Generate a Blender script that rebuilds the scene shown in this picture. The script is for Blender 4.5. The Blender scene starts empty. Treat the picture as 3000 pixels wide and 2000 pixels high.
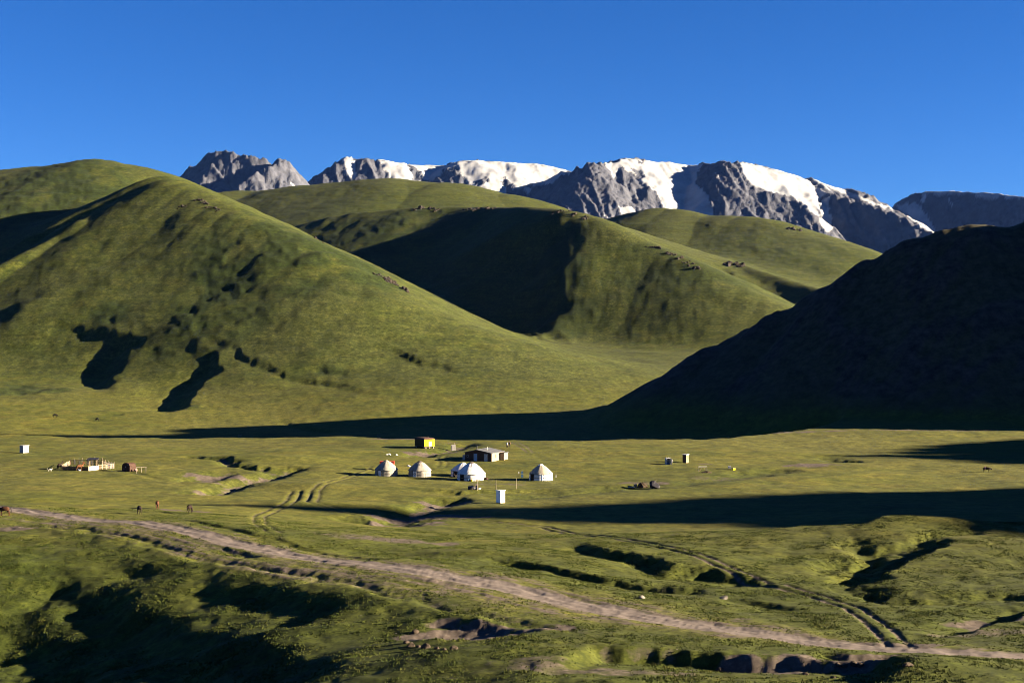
import bpy, bmesh, math, random
import numpy as np
from mathutils import Vector, Matrix

# ------------------------------------------------------------------ camera, sky, sun, exposure
scene = bpy.context.scene
coll = scene.collection
F = 4167.0                      # focal length in pixels of a 3000 pixel wide frame
cam_data = bpy.data.cameras.new('camera')
cam_data.lens = 50.0
cam_data.sensor_width = 36.0
cam_data.clip_start = 1.0
cam_data.clip_end = 40000.0
cam = bpy.data.objects.new('camera', cam_data)
cam.location = (0, 0, 0)
cam.rotation_euler = (math.radians(90), 0, 0)
coll.objects.link(cam)
scene.camera = cam

SUN_EL = math.radians(14.5)
SUN_BEHIND = math.radians(4.0)          # how far the sun stands behind the camera's right shoulder
world = bpy.data.worlds.new('World')
scene.world = world
world.use_nodes = True
wn = world.node_tree
bgn = wn.nodes['Background']
sky = wn.nodes.new('ShaderNodeTexSky')
sky.sky_type = 'NISHITA'
sky.sun_disc = False
sky.sun_elevation = SUN_EL
sky.sun_rotation = math.radians(90) + SUN_BEHIND
sky.altitude = 3600
sky.air_density = 1.0
sky.dust_density = 0.0
sky.ozone_density = 3.5
hsv = wn.nodes.new('ShaderNodeHueSaturation')
hsv.inputs['Saturation'].default_value = 1.2
tint = wn.nodes.new('ShaderNodeMix'); tint.data_type = 'RGBA'; tint.blend_type = 'MULTIPLY'
tint.inputs[0].default_value = 1.0
tint.inputs[7].default_value = (.205, .255, .352, 1)
wn.links.new(sky.outputs[0], hsv.inputs['Color'])
wn.links.new(hsv.outputs[0], tint.inputs[6])
wn.links.new(tint.outputs[2], bgn.inputs['Color'])
bgn.inputs['Strength'].default_value = 0.05

sun_data = bpy.data.lights.new('sun', 'SUN')
sun_data.energy = 5.0
sun_data.angle = math.radians(0.53)
sun_data.color = (1.0, 0.80, 0.54)
sun = bpy.data.objects.new('sun', sun_data)
sdir = Vector((math.cos(SUN_EL)*math.cos(SUN_BEHIND), -math.cos(SUN_EL)*math.sin(SUN_BEHIND), math.sin(SUN_EL)))
sun.rotation_euler = sdir.to_track_quat('Z', 'Y').to_euler()
coll.objects.link(sun)

scene.view_settings.view_transform = 'Standard'
scene.view_settings.look = 'None'
scene.view_settings.gamma = 1.0
scene.view_settings.use_curve_mapping = False
scene.view_settings.exposure = 3.2
scene.cycles.max_bounces = 6
scene.cycles.volume_bounces = 0
scene.cycles.use_denoising = True
scene.cycles.denoiser = 'OPENIMAGEDENOISE'
scene.cycles.denoising_input_passes = 'RGB_ALBEDO_NORMAL'
scene.cycles.denoising_prefilter = 'ACCURATE'
scene.cycles.filter_width = 0.9
scene.cycles.sample_clamp_indirect = 1.0

# ------------------------------------------------------------------ noise
rng = np.random.RandomState(7)
PERM = np.concatenate([rng.permutation(512)]*3)
ANG = rng.rand(512)*2*np.pi
GX, GY = np.cos(ANG), np.sin(ANG)

def perlin(x, y, seed=0):
    x = np.asarray(x, float) + seed*37.31
    y = np.asarray(y, float) + seed*91.17
    xi = np.floor(x).astype(np.int64); yi = np.floor(y).astype(np.int64)
    xf = x-xi; yf = y-yi
    xi &= 511; yi &= 511
    u = xf*xf*xf*(xf*(xf*6-15)+10); v = yf*yf*yf*(yf*(yf*6-15)+10)
    def g(ix, iy, dx, dy):
        h = PERM[PERM[ix]+iy] & 511
        return GX[h]*dx+GY[h]*dy
    a = g(xi, yi, xf, yf); b = g(xi+1, yi, xf-1, yf)
    c = g(xi, yi+1, xf, yf-1); d = g(xi+1, yi+1, xf-1, yf-1)
    return (a+u*(b-a)+v*((c+u*(d-c))-(a+u*(b-a))))*1.4

def fbm(x, y, wl, octs=4, seed=0, gain=.5):
    s = 0; a = 1.0; f = 1.0/wl
    for k in range(octs):
        s = s+a*perlin(x*f, y*f, seed+k*5); a *= gain; f *= 2.03
    return s

def ridged(x, y, wl, octs=4, seed=0, gain=.5):
    s = 0; a = 1.0; f = 1.0/wl; w = 1.0
    for k in range(octs):
        n = 1-np.abs(perlin(x*f, y*f, seed+k*5))*1.6
        n = np.clip(n, 0, 1)**2
        s = s+a*n*w; w = np.clip(n*1.6, 0, 1); a *= gain; f *= 2.1
    return s

def sstep(a, b, t):
    t = np.clip((t-a)/(b-a), 0, 1)
    return t*t*(3-2*t)

def smax(a, b, k):
    return .5*(a+b+np.sqrt((a-b)**2+k*k))

def world_pt(u, v, d):
    return ((u-1500.0)/F*d, d, -(v-1000.0)/F*d)

def wpts(lst):
    return np.array([world_pt(*p[:3]) for p in lst])

def near_poly(x, y, P):
    """distance to a polyline in plan, position along it (index units), side (+ = right of travel, smooth at the ends)"""
    best = np.full(x.shape, 1e18); tt = np.zeros(x.shape); sd = np.ones(x.shape)
    for i in range(len(P)-1):
        ax, ay = P[i][0], P[i][1]; bx, by = P[i+1][0]-ax, P[i+1][1]-ay
        L2 = bx*bx+by*by+1e-9
        t = np.clip(((x-ax)*bx+(y-ay)*by)/L2, 0, 1)
        dx = x-(ax+t*bx); dy = y-(ay+t*by)
        d2 = dx*dx+dy*dy
        m = d2 < best
        best = np.where(m, d2, best); tt = np.where(m, i+t, tt)
        sd = np.where(m, (by*dx-bx*dy)/np.sqrt(L2*d2+1e-12), sd)
    return np.sqrt(best), tt, sd

def around(x, y, P, reach):
    """indices of the points near a polyline, with distance, position and side"""
    x0, y0 = P[:, 0].min()-reach, P[:, 1].min()-reach; x1, y1 = P[:, 0].max()+reach, P[:, 1].max()+reach
    ix = np.nonzero((x > x0) & (x < x1) & (y > y0) & (y < y1))[0]
    if not len(ix): return ix, np.zeros(0), np.zeros(0), np.zeros(0)
    d, t, s = near_poly(x[ix], y[ix], P)
    k = d < reach
    return ix[k], d[k], t[k], s[k]

def along(tt, vals_):
    return np.interp(tt, np.arange(len(vals_)), vals_)

def vals(v, n):
    return np.full(n, float(v)) if np.ndim(v) == 0 else np.asarray(v, float)

def ridge(x, y, P, sl_left, sl_right, r=20.):
    """height of a crest line P (world points) that falls away on both sides: the highest of its segments"""
    n = len(P); sl_left = vals(sl_left, n); sl_right = vals(sl_right, n); r = vals(r, n)
    out = np.full(x.shape, -1e9)
    for i in range(n-1):
        ax, ay = P[i][0], P[i][1]; bx, by = P[i+1][0]-ax, P[i+1][1]-ay
        L2 = bx*bx+by*by+1e-9
        t = np.clip(((x-ax)*bx+(y-ay)*by)/L2, 0, 1)
        dx = x-(ax+t*bx); dy = y-(ay+t*by)
        d2 = dx*dx+dy*dy
        w = .5+.5*(by*dx-bx*dy)/np.sqrt(L2*d2+1e-12)
        sl = (1-w)*(sl_left[i]*(1-t)+sl_left[i+1]*t)+w*(sl_right[i]*(1-t)+sl_right[i+1]*t)
        rr = r[i]*(1-t)+r[i+1]*t
        h = P[i][2]*(1-t)+P[i+1][2]*t-sl*(np.sqrt(d2+rr*rr)-rr)
        out = np.maximum(out, h)
    return out

def smooth_line(P, n=3):
    """the same crest with rounded corners (Catmull-Rom), and the place of each new point on the old one"""
    out = []; tt = []
    for i in range(len(P)-1):
        p0, p1, p2, p3 = P[max(i-1, 0)], P[i], P[i+1], P[min(i+2, len(P)-1)]
        for k in range(n):
            t = k/n
            out.append(.5*((2*p1)+(-p0+p2)*t+(2*p0-5*p1+4*p2-p3)*t*t+(-p0+3*p1-3*p2+p3)*t**3)); tt.append(i+t)
    out.append(P[-1]); tt.append(len(P)-1.0)
    return np.array(out), np.array(tt)

def soft_ridge(x, y, P, sl_left, sl_right, r, n=3):
    Q, tt = smooth_line(P, n); m = np.arange(len(P))
    return ridge(x, y, Q, np.interp(tt, m, vals(sl_left, len(P))), np.interp(tt, m, vals(sl_right, len(P))), r)

# ------------------------------------------------------------------ valley floor through measured points
def tps_fit(P, smooth=0.0):
    xy = P[:, :2]/100.0; n = len(P)
    d = np.sqrt(((xy[:, None]-xy[None])**2).sum(-1))
    K = np.where(d > 0, d*d*np.log(d+1e-12), 0)+np.eye(n)*smooth
    A = np.zeros((n+3, n+3)); A[:n, :n] = K
    A[:n, n] = 1; A[:n, n+1:] = xy; A[n, :n] = 1; A[n+1:, :n] = xy.T
    b = np.zeros(n+3); b[:n] = P[:, 2]
    return xy, np.linalg.solve(A, b)

def tps_eval(m, x, y):
    xy, w = m; n = len(xy)
    X = x/100.0; Y = y/100.0
    s = w[n]+w[n+1]*X+w[n+2]*Y
    for i in range(n):
        d2 = (X-xy[i, 0])**2+(Y-xy[i, 1])**2
        s = s+w[i]*.5*d2*np.log(d2+1e-12)
    return s

TERRACE = [(0,2000,128),(750,2000,118),(1500,2000,114),(2250,2000,113),(3000,2000,113),
 (3000,1955,124),(2600,1925,129),(2200,1872,137),(1800,1805,148),(1400,1732,160),(1000,1663,173),(600,1590,194),(300,1548,212),(0,1507,228),
 (200,1800,160),(800,1800,150),(1000,1900,132),
 (2700,1700,180),(2000,1640,197),(2000,1740,168),(2900,1600,213),(1130,1560,241),(700,1505,258),(1550,1600,217),
 (2400,1500,270),(1500,1470,292),(450,1490,266),(900,1420,325),(1400,1404,345),(300,1380,345),(2000,1360,378),(2900,1400,343),
 (0,1400,332),(1250,1315,425),(100,1320,420),(2800,1300,453),(2000,1300,455),(700,1310,435),(1600,1330,410)]
TP = wpts(TERRACE)
side = []
for yy in (100, 200, 300, 400, 470):
    side += [(-yy*.7, yy, -30.5 if yy > 180 else -32), (yy*.7, yy, -29-yy*.004)]
TP = np.vstack([TP, np.array(side)])
TPS1 = tps_fit(TP, 0.002)
FARF = [(0,1289,612),(0,1250,655),(800,1298,615),(800,1262,672),(1430,1288,622),(1430,1242,690),(1900,1218,735),(1500,1165,780),(1100,1195,725),
        (2300,1290,630),(2000,1300,600)]
FP = wpts(FARF)
FP = np.vstack([FP, np.array([(-350,600,-38),(150,560,-42),(350,600,-40),(0,900,-22),(-300,900,-20),(300,900,-20),(0,1200,-12),(-500,1200,0),(500,1200,-5),(0,1500,0),(0,1800,40),(900,1700,50),(-900,1700,60)])])
TPS2 = tps_fit(FP, 0.01)

# edge of the river terrace: y as a function of x
def terrace_edge(x):
    e = np.interp(x, [-400,-170,-60,-15,15,60,105,160,400], [470,462,452,446,444,452,500,620,800])
    return e+6*perlin(x/38., x*0+.3, 3)+2.5*perlin(x/11., x*0+.7, 4)

# ------------------------------------------------------------------ hills
B1 = wpts([(465,508,1100),(560,548,1068),(700,612,1022),(800,662,990),(1000,768,930),(1200,884,888),(1350,950,868),(1600,1025,872),(1900,1093,900)])
B2 = np.array([(-273,1100,130),(-312,1030,89),(-367,925,25),(-402,860,-15)])
A1 = wpts([(-300,530,1380),(0,505,1330),(130,492,1320),(280,475,1310),(345,487,1320),(420,520,1340),(465,620,1345),(485,800,1340),(500,1000,1300)])
C1 = wpts([(560,700,1780),(850,676,1715),(1000,641,1705),(1200,618,1685),(1400,613,1650),(1540,610,1545),(1640,621,1435),(1720,637,1402),(1800,672,1372),(1900,722,1338),(2000,767,1303),(2100,822,1268),(2290,915,1210),(2450,1000,1160)])
C2 = wpts([(1640,622,1432),(1635,700,1390),(1600,800,1335),(1595,900,1280),(1610,1000,1225),(1640,1050,1190)])
C2[:, 2] -= 7
E1 = wpts([(520,575,2150),(700,563,2160),(760,565,2160),(900,547,2150),(1100,530,2110),(1150,528,2100),(1300,540,2070),(1450,572,2040),(1620,624,2010),(1800,690,1980)])
F1 = wpts([(1660,700,2480),(1780,657,2420),(1930,612,2360),(2050,632,2310),(2180,636,2260),(2300,667,2200),(2450,720,2130),(2560,768,2080),(2750,860,2000)])
G1 = wpts([(1800,700,2080),(1880,735,2000),(2050,784,1920),(2140,775,1850),(2280,815,1750),(2400,852,1670),(2550,920,1590)])
D1 = wpts([(1790,1198,675),(1950,1105,663),(2100,1010,652),(2290,915,640),(2560,765,626),(2650,728,622),(2700,692,619),(2780,664,615),(2850,658,612),(2960,668,612),(3020,660,612)])
D1 = np.vstack([D1, [(245,602,60),(300,586,76),(380,596,76),(520,680,80)]])

# shade on the valley floor comes from the jagged ridge that runs along the right, outside the frame
TAN = math.tan(SUN_EL); TB = math.tan(SUN_BEHIND)
XR = 560.0; XE = XR-27
SHADE_EDGE = [(3000,1700,60),(3000,1612,0),(2560,1590,0),(2100,1554,0),(1450,1541,0),(1525,1523,-75),(1600,1505,0),(2000,1481,0),(2400,1461,0),(3000,1446,0),(3000,1425,60),
              (3000,1350,30),(2600,1346,0),(2420,1347,0),(2700,1322,0),(3000,1302,0),(3000,1285,45)]
BED_SHADE = [(556,255,-34),(580,-280,-42),(604,-300,-42),(622,-150,-42),(640,-60,-41),(665,0,-38),(700,200,-30),(1200,400,0)]
def shade_profile():
    pr = []
    for u, v, off in SHADE_EDGE:
        ys = np.arange(90, 640, .5); xs = (u-1500.0)/F*ys
        zf = tps_eval(TPS1, xs, ys); d = zf+(v-1000.0)/F*ys
        k = int(np.argmax(d > 0)) if (d > 0).any() else len(ys)-1
        x, y, z = xs[k]+off, ys[k], zf[k]
        pr.append((y-(XE-x)*TB, z+(XE-x)*TAN))
    for y, x, z in BED_SHADE: pr.append((y-(XE-x)*TB, z+(XE-x)*TAN))
    return np.array(sorted(pr))
SHADE = shade_profile()
def shade_ridge(x, y):
    zc = np.interp(y, SHADE[:, 0], SHADE[:, 1])
    d = np.clip(np.abs(x-XR)-35, 0, None)
    return zc-np.where(x < XR, .75, .3)*(np.sqrt(d*d+100)-10)

def hills(x, y):
    """list of (name, height) of every hill"""
    wx = 6*fbm(x, y, 130, 2, 21); wy = 6*fbm(x, y, 130, 2, 25)
    far = sstep(500, 800, y)
    X = x+wx*far; Y = y+wy*far
    out = []
    zb = np.maximum(soft_ridge(X, Y, B1, .5, [.62,.62,.6,.57,.5,.41,.31,.22,.17], 18), ridge(X, Y, B2, .8, .8, 10))
    out.append(('B', zb-4))
    out.append(('A', ridge(X, Y, A1, .5, [.42]*6+[.5]*3, 40)))
    zc = np.maximum(soft_ridge(X, Y, C1, .5, [.48]*4+[.52,.65,.68,.68,.68,.66,.64,.6,.55,.5], 18), ridge(X, Y, C2, .8, .85, 10))
    out.append(('C', zc))
    out.append(('E', ridge(X, Y, E1, .4, .38, 60)))
    out.append(('F', soft_ridge(X, Y, F1, .4, .42, 40)))
    out.append(('G', ridge(X, Y, G1, .45, .75, 14)))
    zd = ridge(x+.35*wx, y+.35*wy, D1, .95, [.5,.6,.68,.74,.84,.88,.92,.95,.95,.95,.95,1.05,1.1,1.1,1.1], 7)
    out.append(('D', zd))
    out.append(('R', shade_ridge(x, y)))
    return out

def floor0(x, y):
    return tps_eval(TPS1, x, y)

def cast(u, v):
    """point of the smooth terrace that is seen at a photo pixel"""
    ys = np.arange(90, 520, .5)
    xs = (u-1500.0)/F*ys
    d = floor0(xs, ys)+(v-1000.0)/F*ys
    k = np.argmax(d > 0) if (d > 0).any() else len(ys)-1
    return xs[k], ys[k]

def poly(lst):
    return np.array([cast(*p) for p in lst])

ROAD = poly([(-200,1490),(0,1509),(100,1524),(250,1546),(400,1559),(500,1573),(650,1602),(800,1631),(950,1658),(1150,1692),(1350,1727),(1500,1752),(1650,1787),(1800,1812),(1950,1842),(2150,1873),(2350,1902),(2600,1932),(2800,1947),(3000,1957),(3300,1975)])
T1 = poly([(1250,1542),(1400,1548),(1600,1562),(1800,1602),(2000,1642),(2150,1692),(2250,1732),(2400,1768),(2500,1805),(2570,1850),(2610,1895),(2640,1930)])
T2 = [poly([(870,1452),(858,1475),(850,1497),(800,1512),(755,1540),(765,1565),(810,1590)]), poly([(895,1452),(888,1478),(880,1497)]),
      poly([(1105,1385),(1060,1400),(1000,1420),(950,1438),(925,1455),(915,1480),(917,1500),(985,1515),(1060,1532)])]
T3 = poly([(280,1382),(340,1393),(400,1405),(470,1420),(560,1437)])
T4 = poly([(1290,1392),(1296,1375),(1290,1362),(1300,1350)])
T5 = poly([(1560,1348),(1535,1330),(1515,1318),(1500,1310)])
FARROAD = poly([(1000,1302),(1400,1303),(1800,1298),(2200,1286),(2500,1279),(2800,1279),(3100,1277)])
DITCH = poly([(-100,1560),(150,1572),(300,1592),(500,1645),(700,1692),(1000,1752),(1250,1803),(1500,1853),(1700,1893)])
GUL = [ # polyline, half width, depth
 (poly([(520,1352),(574,1359),(640,1365),(700,1381),(762,1388),(800,1384)]), 2.6, 1.3),
 (poly([(900,1385),(830,1392),(775,1410),(700,1428),(655,1445),(600,1462),(560,1470)]), 3.6, 1.7),
 (poly([(700,1392),(640,1404),(580,1418),(556,1428)]), 4.0, 1.1),
 (poly([(1400,1478),(1300,1482),(1250,1500),(1190,1525),(1135,1558),(1060,1550),(960,1530)]), 4.0, 1.4),
 (poly([(2330,1392),(2250,1397),(2100,1420),(1950,1440),(1750,1452),(1560,1468),(1400,1478)]), 5.0, .8),
 (poly([(2330,1698),(2430,1672),(2515,1655),(2600,1640),(2700,1620),(2850,1600),(3000,1570)]), 1.6, .6),
 (poly([(2480,1610),(2540,1640),(2520,1700),(2480,1740),(2600,1780),(2750,1780),(2900,1775),(3050,1770)]), 2.2, .8),
 (poly([(1180,1360),(1230,1350),(1300,1336),(1350,1320),(1400,1310)]), 4.0, 1.2),
 (poly([(2380,1350),(2470,1368),(2530,1367)]), 4.0, 1.1),
 (poly([(820,1240),(900,1248),(980,1262)]), 3.0, 1.0),
]
SCARP = [ # polyline, half width of the face, drop on the right of travel, reach, bare soil on the face, raggedness
 (poly([(1660,1606),(1765,1636),(1850,1650),(1960,1688),(2080,1694),(2170,1710),(2280,1748)]), 1.8, 1.6, 8., .1, .8),
 (poly([(1425,1653),(1527,1668),(1680,1698),(1816,1723),(2003,1747),(2080,1752)]), .6, .9, 5., .3, .5),
 (poly([(2120,1770),(2200,1780),(2300,1800),(2420,1815)]), 1.2, .6, 5., 0, .8),
 (poly([(2800,1618),(2740,1645),(2650,1674),(2560,1708),(2600,1720)]), 1.4, 2.0, 9., 0, .6),
 (poly([(2700,1545),(2615,1562),(2540,1590),(2490,1600)]), 1.8, 1.0, 8., 0, .6),
 (poly([(3100,1790),(2990,1832),(2870,1874),(2745,1902)]), .9, 1.5, 6., .2, .5),
 (poly([(1700,1930),(1790,1938),(1900,1940),(2020,1946),(2300,1962),(2450,1972),(2560,1980),(2700,1990)]), .9, 1.6, 8., .5, .5),
 (poly([(2380,1940),(2480,1948),(2580,1952),(2680,1958),(2740,1965)]), .5, .8, 4., .9, .5),
 (poly([(1180,1880),(1300,1893),(1420,1897),(1560,1888),(1600,1880)]), .4, -.6, 3.0, .8, .5),
 (poly([(1180,1856),(1300,1846),(1450,1852),(1545,1866)]), .8, .6, 4., 1., .6),
 (poly([(250,1652),(420,1685),(500,1712)]), 2.4, 1.2, 7., 0, .8),
 (poly([(500,1712),(720,1748),(950,1792),(1020,1806)]), 2.6, 1.5, 7., 0, .8),
 (poly([(60,1702),(200,1714),(290,1740)]), 3.0, 1.4, 8., 0, .8),
 (poly([(180,1745),(300,1756),(420,1788),(470,1822)]), 4.0, 1.7, 10., 0, .9),
 (poly([(250,1800),(450,1834),(620,1876),(720,1935)]), 5.2, 2.4, 14., 0, .6),
 (poly([(-60,1775),(60,1805),(150,1845),(225,1908),(280,1970)]), 5.0, 2.3, 13., 0, .6),
 (poly([(580,1862),(760,1892),(900,1936),(1020,2012)]), 4.6, 1.7, 11., 0, .6),
 (poly([(430,1880),(560,1932),(650,2012)]), 5.0, 2.0, 12., .1, .6),
 (poly([(560,1612),(720,1642),(800,1652)]), .5, .5, 3., 0, .6),
 (poly([(470,1540),(600,1560),(760,1590),(820,1600),(900,1618),(1050,1645),(1200,1668)]), .6, .35, 3., 0, .3),
 (poly([(1200,1450),(1350,1462),(1500,1452),(1700,1446)]), 1.5, .8, 8., 0, .8),
]
MOUND = [ # u, v, radius across, radius in depth, height
 (2680,1585,17,9,2.2),(2850,1640,22,14,1.2),(2300,1600,26,14,1.0),(430,1490,20,7,-.5),(120,1490,10,5,.9),
 (1150,1630,14,7,-.7),(1400,1640,9,4,.8),(1000,1500,16,8,.9),(850,1440,14,7,.8),(1380,1866,8,3,-.45),
 (1300,1868,8,3.5,-.5),(1250,1960,10,5,.4),
 (2650,1990,9,4,.8),(2280,1345,14,8,.6),(760,1365,22,8,.9),(1000,1345,20,10,.7),(600,1400,18,6,.5)]

SOIL = [ # u, v, radius across, radius in depth, strength
 (1240,1535,13,4,.8),(1290,1485,7,4,.9),(1170,1555,8,5,.8),(1180,1600,9,4,.7),(1100,1595,12,5,.5),(640,1408,9,4,.95),(590,1425,6,3,.9),(620,1455,5,4,.7),
 (2700,1565,8,6,.75),(1340,1872,8,4.2,1.2),(1460,1872,7,3.6,1.1),(1250,1862,5,3,1.),(2900,1850,5,4,.7),(2850,1890,8,3,.5),(60,1575,6,2,.8),(560,1525,5,2,.8),
 (1260,1342,9,7,.7),(2380,1382,8,6,.7),(1400,1436,4,2,.55),(1480,1435,8,2,.5),(1510,1300,6,4,.6),(2170,1838,2,1.2,.6),(2600,1925,8,3,.8),
 (1880,1432,7,3,.6),(2100,1415,9,4,.4),(2065,1374,2.4,1.5,.9),(2350,1965,10,3,.8),(1700,1990,10,3,.5),(30,1250,16,8,.55),(2280,1440,9,4,.3),(1330,1313,4,3,.4)]
SOILW = [(cast(u, v), rx, ry, s) for u, v, rx, ry, s in SOIL if v > 1290]
MOUNDW = [(cast(u, v), rx, ry, h) for u, v, rx, ry, h in MOUND]

def terrace_detail(x, y, z):
    """relief and bare ground of the near valley floor (all in world metres)"""
    n = x.shape
    soil = np.zeros(n); road = np.zeros(n); lush = np.zeros(n)
    wx = x+1.5*fbm(x, y, 8, 4, 61, .6); wy = y+1.5*fbm(x, y, 8, 4, 67, .6)
    nz = fbm(x, y, 7, 3, 71); n4 = fbm(x, y, 4.2, 3, 91)
    # rolling ground, hummocks and grass clumps
    z = z+.5*fbm(x, y, 45, 2, 31)+.15*fbm(x, y, 10, 3, 35)+.05*fbm(x, y, 3.4, 2, 37)
    near = 1-sstep(170, 330, y)
    z = z+near*(.06*fbm(x, y, 2.2, 2, 41))
    for (c, rx, ry, h) in MOUNDW:
        ix = np.nonzero((np.abs(x-c[0]) < rx*2.2) & (np.abs(y-c[1]) < ry*2.2))[0]
        q = ((x[ix]-c[0])/rx)**2+((y[ix]-c[1])/ry)**2
        z[ix] += h*np.exp(-q*1.2)
    # broken slope left of the road, full of hollows
    ix, dd, tt, sd = around(x, y, ROAD, 140)
    xx, yy = x[ix], y[ix]
    z[ix] -= .072*np.clip(2-xx, 0, 80)*sstep(185, 145, yy)*sstep(5, 34, dd*np.sign(sd))
    below = sstep(9, 24, dd)*sstep(0, .6, sd)*sstep(35, -25, xx)
    z[ix] += below*(.45*fbm(xx*.6+yy*.45, yy*1.3-xx*.3, 17, 3, 81)+.2*fbm(xx*.7+yy*.5, yy*1.7, 6, 3, 85))
    lush[ix] = np.maximum(lush[ix], below*.9)
    lush[:] = np.maximum(lush, .75*sstep(260, 150, y))
    for P, w, dep in GUL:
        ix, d, t, s = around(wx, wy, P, w*5)
        fade = sstep(0, .8, np.minimum(t, len(P)-1-t))
        q = np.exp(-(d/w)**2)
        z[ix] -= dep*fade*q*(1+.25*nz[ix])
        soil[ix] = np.maximum(soil[ix], .6*fade*sstep(.35, .95, np.exp(-(d/(w*1.0))**2)+.6*n4[ix]-.2)*(dep > .9))
        lush[ix] = np.maximum(lush[ix], .6*np.exp(-(d/(w*2.2))**2)*fade)
    for P, w, h, reach, bare, rag in SCARP:
        ix, d, t, s = around(x+rag*(wx-x), y+rag*(wy-y), P, reach*4)
        fade = sstep(0, 1.0, np.minimum(t, len(P)-1-t))
        sdist = d*np.sign(s)*(1 if h > 0 else -1)
        z[ix] -= abs(h)*fade*(sstep(-w, w, sdist)*np.exp(-np.clip(sdist, 0, None)/reach))*(1+.2*nz[ix])
        face = np.exp(-((sdist)/(w*1.3))**2)*fade
        soil[ix] = np.maximum(soil[ix], bare*face*sstep(-.4, .3, nz[ix]))
    # ditch beside the road: bank, then stony hollow
    ix, d, t, s = around(wx, wy, DITCH, 9)
    sdist = d*np.sign(s)
    bank = np.exp(-((sdist-1.2)/1.6)**2)*.22-np.exp(-((sdist+1.2)/1.0)**2)*.32
    z[ix] += bank*(.9+.2*n4[ix])*sstep(0, .6, np.minimum(t, len(DITCH)-1-t))
    soil[ix] = np.maximum(soil[ix], .35*np.exp(-((sdist+2.)/2.2)**2))
    # the dirt road with ruts and a wide worn margin of stripes left by other wheels
    jx = .5*fbm(x, y, 14, 2, 95); jy = .5*fbm(x, y, 14, 2, 97)
    ix, rd, rt, rs = around(x+jx, y+jy, ROAD, 26)
    sdr = rd*np.sign(rs)
    lim = np.where(sdr > 0, along(rt, np.interp(np.arange(len(ROAD)), [0, 3, 8, 13, 17, 20], [5, 9, 13, 9, 4, 3])), along(rt, np.interp(np.arange(len(ROAD)), [0, 4, 8, 13, 17, 20], [4, 6, 6, 9, 5, 4])))
    worn = sstep(lim+2, lim-4, rd+2.2*fbm(x[ix], y[ix], 9, 2, 99))
    strip = fbm(sdr*1.0, rt*1.3, .8, 3, 103)+.5*fbm(sdr, rt*2, 2.6, 2, 105)
    rw = along(rt, np.interp(np.arange(len(ROAD)), [0, 6, 12, 16, 20], [1.7, 1.9, 2.3, 2.4, 2.0]))
    rmask = sstep(rw+.4, rw-.3, rd+.22*n4[ix])
    road[ix] = rmask
    soil[ix] = np.maximum(soil[ix], worn*(.43+.38*strip))
    lush[ix] *= (1-.7*worn)
    z[ix] += -.10*rmask+.03*rmask*strip-.05*np.exp(-((np.abs(sdr)-.9)/.35)**2)*rmask+.07*worn*strip
    def ruts(P, gap, w, dep, amt):
        ix, d, t, s = around(x+.7*jx, y+.7*jy, P, 5)
        q = np.exp(-((d-gap)/w)**2)*sstep(0, .3, np.minimum(t, len(P)-1-t))
        z[ix] -= dep*q
        soil[ix] = np.maximum(soil[ix], amt*q)
    ruts(T1, .95, .42, .2, .75)
    for P in T2: ruts(P, .9, .45, .15, .45)
    ruts(T3, .5, .6, .18, .3); ruts(T4, .9, .6, .12, .3); ruts(T5, .9, .7, .05, .5); ruts(FARROAD, 1.0, 1.3, .05, .8)
    for (c, rx, ry, s) in SOILW:
        ix = np.nonzero((np.abs(x-c[0]) < rx*2.2) & (np.abs(y-c[1]) < ry*2.2))[0]
        q = ((x[ix]-c[0])/rx)**2+((y[ix]-c[1])/ry)**2
        soil[ix] = np.maximum(soil[ix], s*sstep(.2, .75, np.exp(-q)*(1+.9*n4[ix])))
    k = np.nonzero(y < 260)[0]
    z[k] += soil[k]*.10*fbm(x[k], y[k], 1.3, 2, 117)
    return z, np.clip(soil, 0, 1), road, np.clip(lush, 0, 1)

# small spurs, hollows and brushy patches on the hill faces: additive crest lines
def hill_cast(u, v, y0=560, y1=2600):
    ys = np.arange(y0, y1, 3.0); xs = (u-1500.0)/F*ys
    h = base_height(xs, ys)[0]
    d = h+(v-1000.0)/F*ys
    k = np.argmax(d > 0) if (d > 0).any() else len(ys)-1
    return xs[k], ys[k]

def base_height(x, y):
    z1 = floor0(x, np.minimum(y, 700)); z2 = tps_eval(TPS2, x, np.clip(y, 500, 1700))
    z2 = z2+np.clip(y-1700, 0, None)*.03
    e = terrace_edge(x)
    t = sstep(-3, 9, y-e)
    z = z1*(1-t)+z2*t
    cls = np.zeros(x.shape, np.int8)
    for k, (nm, h) in enumerate(hills(x, y)):
        kk = {'B': 15, 'A': 14, 'C': 12, 'E': 20, 'F': 20, 'G': 12, 'D': 7, 'R': 6}[nm]
        cls = np.where(h > z, k+1, cls)
        z = smax(z, h, kk)-kk*.5*np.exp(-np.abs(h-z)/kk)*0
    return z, cls

SPUR = [] # filled below: polyline, width, height
for lst, w, h in [
    ([(120,880),(60,960),(40,1040)], 26, 4),
    ([(1300,650),(1250,720),(1200,790)], 26, 3),
    ]:
    SPUR.append((np.array([hill_cast(*p) for p in lst]), w, h))

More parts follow.
